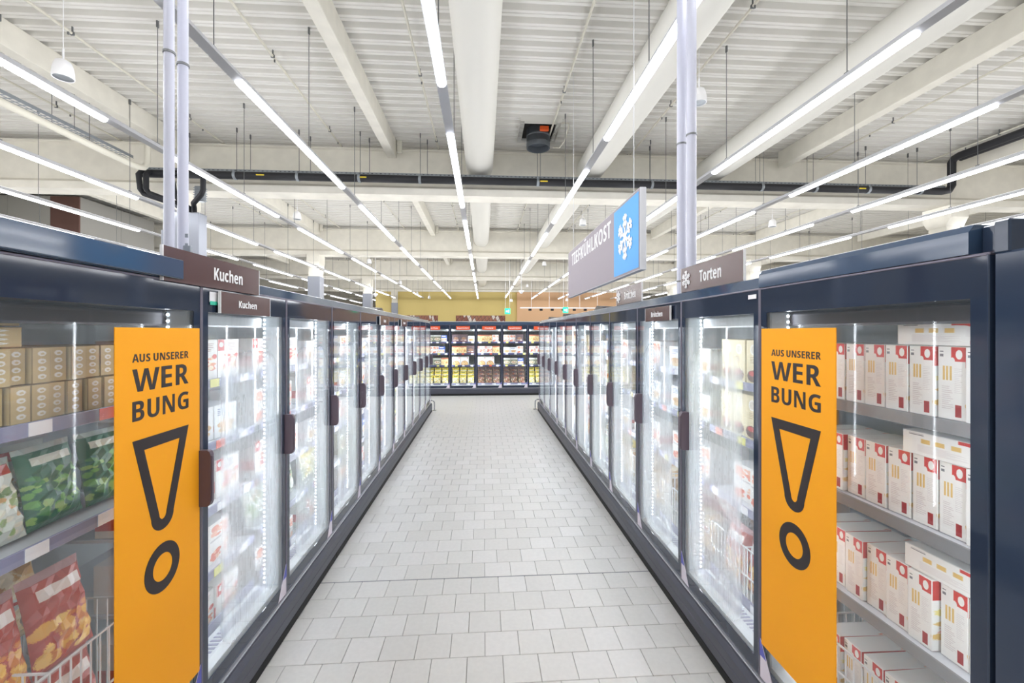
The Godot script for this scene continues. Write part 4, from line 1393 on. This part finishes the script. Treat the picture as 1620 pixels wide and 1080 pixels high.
func small() -> void:
	var st := MB.new()
	st.box(Vector3(-0.03, -0.01, 0), Vector3(0.06, 0.02, 0.002))
	tag(obj("door_sticker", st, M.white, null, TR * T(-1.935, 1.912, 0.0015)), "tiny white sticker at top of second right freezer door", "sticker")
	var sl := thing("door_sticker", "small white and green sticker left of the small cake sign", "sticker", TL * T(1.976, 1.9, 0.0015))
	st = MB.new()
	st.box(Vector3(-0.042, -0.022, 0), Vector3(0.084, 0.044, 0.002))
	obj("paper", st, M.tag_white, sl)
	st = MB.new()
	st.box(Vector3(-0.04, -0.034, 0.0021), Vector3(0.05, 0.016, 0.001))
	obj("green_strip", st, M.exit_print, sl)
	# cable poles standing on the freezers
	var n := 0
	for p in [[-1.6, -2.333, 0.0235, "left pole of the left white pair"], [-1.6, -2.436, 0.025, "right pole of the left white pair"], [1.5, -3.22, 0.034, "left pole of the right white pair"], [1.5, -3.063, 0.034, "right pole of the right white pair"]]:
		var d: Array = p
		var t := thing("cable_pole", "white vertical cable conduit on freezer top, %s" % p[3], "pole", T(d[0], 2.007, d[1]))
		var m := MB.new()
		m.tube([Vector3(0, 0, 0), Vector3(0, EYE + 3.4 - 2.007 if n < 2 else DECK_Y - 2.007, 0)], d[2], 16)
		obj("conduit", m, M.pole, t)
		m = MB.new()
		for y in [0.12, 1.16]: m.tube([Vector3(0, y, 0), Vector3(0, y + 0.012, 0)], d[2] + 0.004, 12)
		obj("clamp", m, M.steel, t)
		if n % 2 == 0:
			m = MB.new()
			m.soft(Vector3(0.02, 0, -0.09), Vector3(0.04, 0.32 if n else 0.2, 0.02), 0.003)
			for y in 5: m.box(Vector3(0.032, 0.04 + y * 0.05, -0.0695), Vector3(0.016, 0.02, 0.001))
			obj("strut", m, M.zinc, t)
		n += 1
	# pendant loudspeakers
	n = 0
	for s in [[100, 110, "largest, at upper left"], [1106, 152, "beside the right pair of poles"], [470, 341, "left, behind the second light row"], [922, 351, "left of the hanging sign"], [1222, 353, "right, above the nearest brown snowflake sign"], [584, 413, "above the left columns"], [633, 446, "smaller, left of the yellow wall top"], [861, 417, "between the ducts far back"], [660, 464, "far back on left"], [834, 452, "far back by the yellow wall corner"], [809, 475, "in front of the yellow wall"], [897, 474, "in front of the peach wall"], [679, 470, "before the yellow wall, left of centre"]]:
		var depth: float = minf(3.3 * 690.0 / (525.0 - s[1]), 35.5)
		if absf((s[0] - 765.0) * depth / 691.0 - 2.73) < 0.4: depth *= 1.0 if depth > 33.0 else 1.09   # clear of the duct
		var q: float = (s[0] - 810.0) / 690.0
		var th := atan(45.0 / 690.0)
		var x := depth * (q * cos(th) + sin(th))
		var z := -depth * (cos(th) - q * sin(th))
		var rise: float = (525.0 - s[1]) / 690.0 * depth
		var t := thing("pendant_speaker", "white bell-shaped pendant loudspeaker, %s" % s[2], "loudspeaker", T(x, EYE + rise, z))
		var m := MB.new()
		m.lathe([Vector2(0.098, -0.105), Vector2(0.107, -0.11), Vector2(0.11, -0.1), Vector2(0.106, -0.02), Vector2(0.094, 0.05), Vector2(0.076, 0.095), Vector2(0.05, 0.114), Vector2(0.0, 0.12)], 24)
		obj("housing", m, M.white, t)
		m = MB.new()
		m.lathe([Vector2(0.0, -0.1), Vector2(0.06, -0.098), Vector2(0.1, -0.104)], 24)
		var g := obj("grille", m, M.zinc, t)
		g.mesh = flip(m)
		m = MB.new()
		var ct := 3.89 - rise if absf(x - 2.73) < 0.34 else DECK_Y - EYE - rise + 0.03
		m.tube([Vector3(0, 0.115, 0), Vector3(0, ct, 0)], 0.005, 5, false)
		m.tube([Vector3(0, 0.11, 0), Vector3(0, 0.26, 0)], 0.011, 6, false)
		obj("cable", m, M.white, t)
		n += 1
	# far wall pictures, exit signs, rail
	for d in [[-6.6, -3.85, "left"], [-2.35, 1.85, "right"]]:
		var m := MB.new()
		m.box(Vector3(d[0], EYE + 0.55, -37.29), Vector3(d[1] - d[0], 0.86, 0.02))
		tag(obj("chocolate_picture", m, M.print_chocolate), "wide chocolate picture on yellow wall, %s one" % d[2], "picture")
	for d in [[803, 492, "on the left before the yellow wall"], [896, 490, "on the right before the peach wall"]]:
		var depth := 24.0
		var x: float = (d[0] - 765.0) * depth / 691.0
		var y: float = EYE + (525.0 - d[1]) / 690.0 * depth
		var t := thing("exit_sign", "green hanging exit sign, %s" % d[2], "sign", Transform3D(Basis.from_scale(Vector3(0.8, 0.8, 0.8)), Vector3(x, y, -24)))
		var m := MB.new()
		m.soft(Vector3(-0.19, -0.2, -0.03), Vector3(0.38, 0.4, 0.06), 0.01)
		obj("sign_box", m, M.exit, t)
		m = MB.new()
		m.box(Vector3(-0.12, -0.08, 0.031), Vector3(0.14, 0.14, 0.004))
		m.box(Vector3(0.03, -0.12, 0.031), Vector3(0.1, 0.22, 0.004))
		obj("pictogram", m, M.white, t)
		m = MB.new()
		for sx in [-0.15, 0.15]: m.tube([Vector3(sx, 0.2, 0), Vector3(sx, (DECK_Y - y) / 0.8, 0)], 0.012, 5, false)
		obj("hanging_rod", m, M.white, t)
		var l := OmniLight3D.new()
		l.name = numbered("exit_lamp")
		l.light_energy = 0.02
		l.light_color = rgb(40, 214, 160)
		l.light_size = 0.15
		l.omni_range = 12.0
		l.omni_attenuation = 2.0
		l.shadow_enabled = true
		add_child(l, true)
		l.position = Vector3(x, y, -23.85)
	var t := thing("hanging_rail", "thin white rail hung on wires before the peach wall", "rail", T(2.6, EYE + 1.68, -31.0))
	var m := MB.new()
	m.soft(Vector3(0, 0, -0.04), Vector3(6.2, 0.08, 0.08), 0.01)
	obj("rail_bar", m, M.white, t)
	m = MB.new()
	for k in 7: m.soft(Vector3(0.6 + k * 0.8, -0.16, -0.05), Vector3(0.22, 0.14, 0.1), 0.02)
	obj("spot_head", m, M.black, t)
	m = MB.new()
	for hx in [0.8, 2.1, 4.3, 5.6]: m.tube([Vector3(hx, 0.08, 0), Vector3(hx, DECK_Y - EYE - 1.68, 0)], 0.012, 5, false)
	obj("hanging_wire", m, M.white, t)
	# dome cameras
	for d in [[597, 467, "left, beside the yellow wall's edge"], [825, 461, "at the corner where yellow meets peach"]]:
		var depth := 27.0
		var x: float = (d[0] - 765.0) * depth / 691.0
		var y: float = EYE + (525.0 - d[1]) / 690.0 * depth
		t = thing("dome_camera", "white hanging dome camera, %s" % d[2], "camera", T(x, y, -27))
		m = MB.new()
		m.lathe([Vector2(0.0, -0.14), Vector2(0.06, -0.12), Vector2(0.1, -0.04), Vector2(0.14, -0.03), Vector2(0.15, 0.06), Vector2(0.05, 0.1), Vector2(0.0, 0.1)], 16)
		obj("housing", m, M.white, t)
		m = MB.new()
		m.tube([Vector3(0, 0.1, 0), Vector3(0, DECK_Y - y, 0)], 0.02, 6, false)
		obj("hanging_rod", m, M.white, t)
	# chrome trolley guards at the row ends
	for sgn in [-1, 1]:
		var x := -1.16 if sgn < 0 else 1.23
		t = thing("trolley_guard", "small chrome hoop guard on floor at far end of %s row" % ("left" if sgn < 0 else "right"), "guard rail", T(x, 0, -9.82))
		m = MB.new()
		var pts := [Vector3(0.065, 0, 0), Vector3(0.065, 0.17, 0), Vector3(0.055, 0.205, 0), Vector3(0.025, 0.225, 0), Vector3(-0.025, 0.225, 0), Vector3(-0.055, 0.205, 0), Vector3(-0.065, 0.17, 0), Vector3(-0.065, 0, 0)]
		m.tube(pts, 0.015, 10)
		obj("hoop", m, M.chrome, t)
		m = MB.new()
		for sx in [-0.065, 0.065]: m.soft(Vector3(sx - 0.04, 0, -0.04), Vector3(0.08, 0.008, 0.08), 0.002)
		obj("foot_plate", m, M.chrome, t)
	# dark covers lying on the freezer tops
	for d in [[-1.5, -5.6, 0.5, "left row, nearer"], [-1.5, -8.9, 0.34, "left row, far end"], [1.6, -5.25, 0.5, "right row, nearer"], [1.6, -7.5, 0.4, "right row, middle"], [1.6, -9.2, 0.5, "right row, far end"]]:
		m = MB.new()
		var w: float = d[2]
		for i in 6:
			var a := i / 6.0; var b := (i + 1) / 6.0
			var h0 := 0.02 + 0.05 * sin(PI * a) * (1.0 + 0.3 * sin(i * 2.1)); var h1 := 0.02 + 0.05 * sin(PI * b) * (1.0 + 0.3 * sin((i + 1) * 2.1))
			m.quad(Vector3(-0.2, h0, w / 2 - w * a), Vector3(0.2, h0 * 0.8, w / 2 - w * a), Vector3(0.2, h1 * 0.8, w / 2 - w * b), Vector3(-0.2, h1, w / 2 - w * b))
			m.quad(Vector3(-0.2, 0, w / 2 - w * b), Vector3(-0.2, 0, w / 2 - w * a), Vector3(-0.2, h0, w / 2 - w * a), Vector3(-0.2, h1, w / 2 - w * b))
			m.quad(Vector3(0.2, 0, w / 2 - w * a), Vector3(0.2, 0, w / 2 - w * b), Vector3(0.2, h1 * 0.8, w / 2 - w * b), Vector3(0.2, h0 * 0.8, w / 2 - w * a))
		m.box(Vector3(-0.2, 0, -w / 2), Vector3(0.4, 0.018, w))
		tag(obj("cover_bundle", m, M.bundle, null, T(d[0], 2.0, d[1])), "folded black cover lying on top of %s" % d[3], "cover")


func flip(m: MB) -> ArrayMesh:
	# the same surface seen from its other side
	for i in range(0, m.v.size(), 3):
		var a := m.v[i]; m.v[i] = m.v[i + 1]; m.v[i + 1] = a
		var b := m.n[i]; m.n[i] = m.n[i + 1]; m.n[i + 1] = b
	for i in m.n.size(): m.n[i] = -m.n[i]
	return m.mesh()
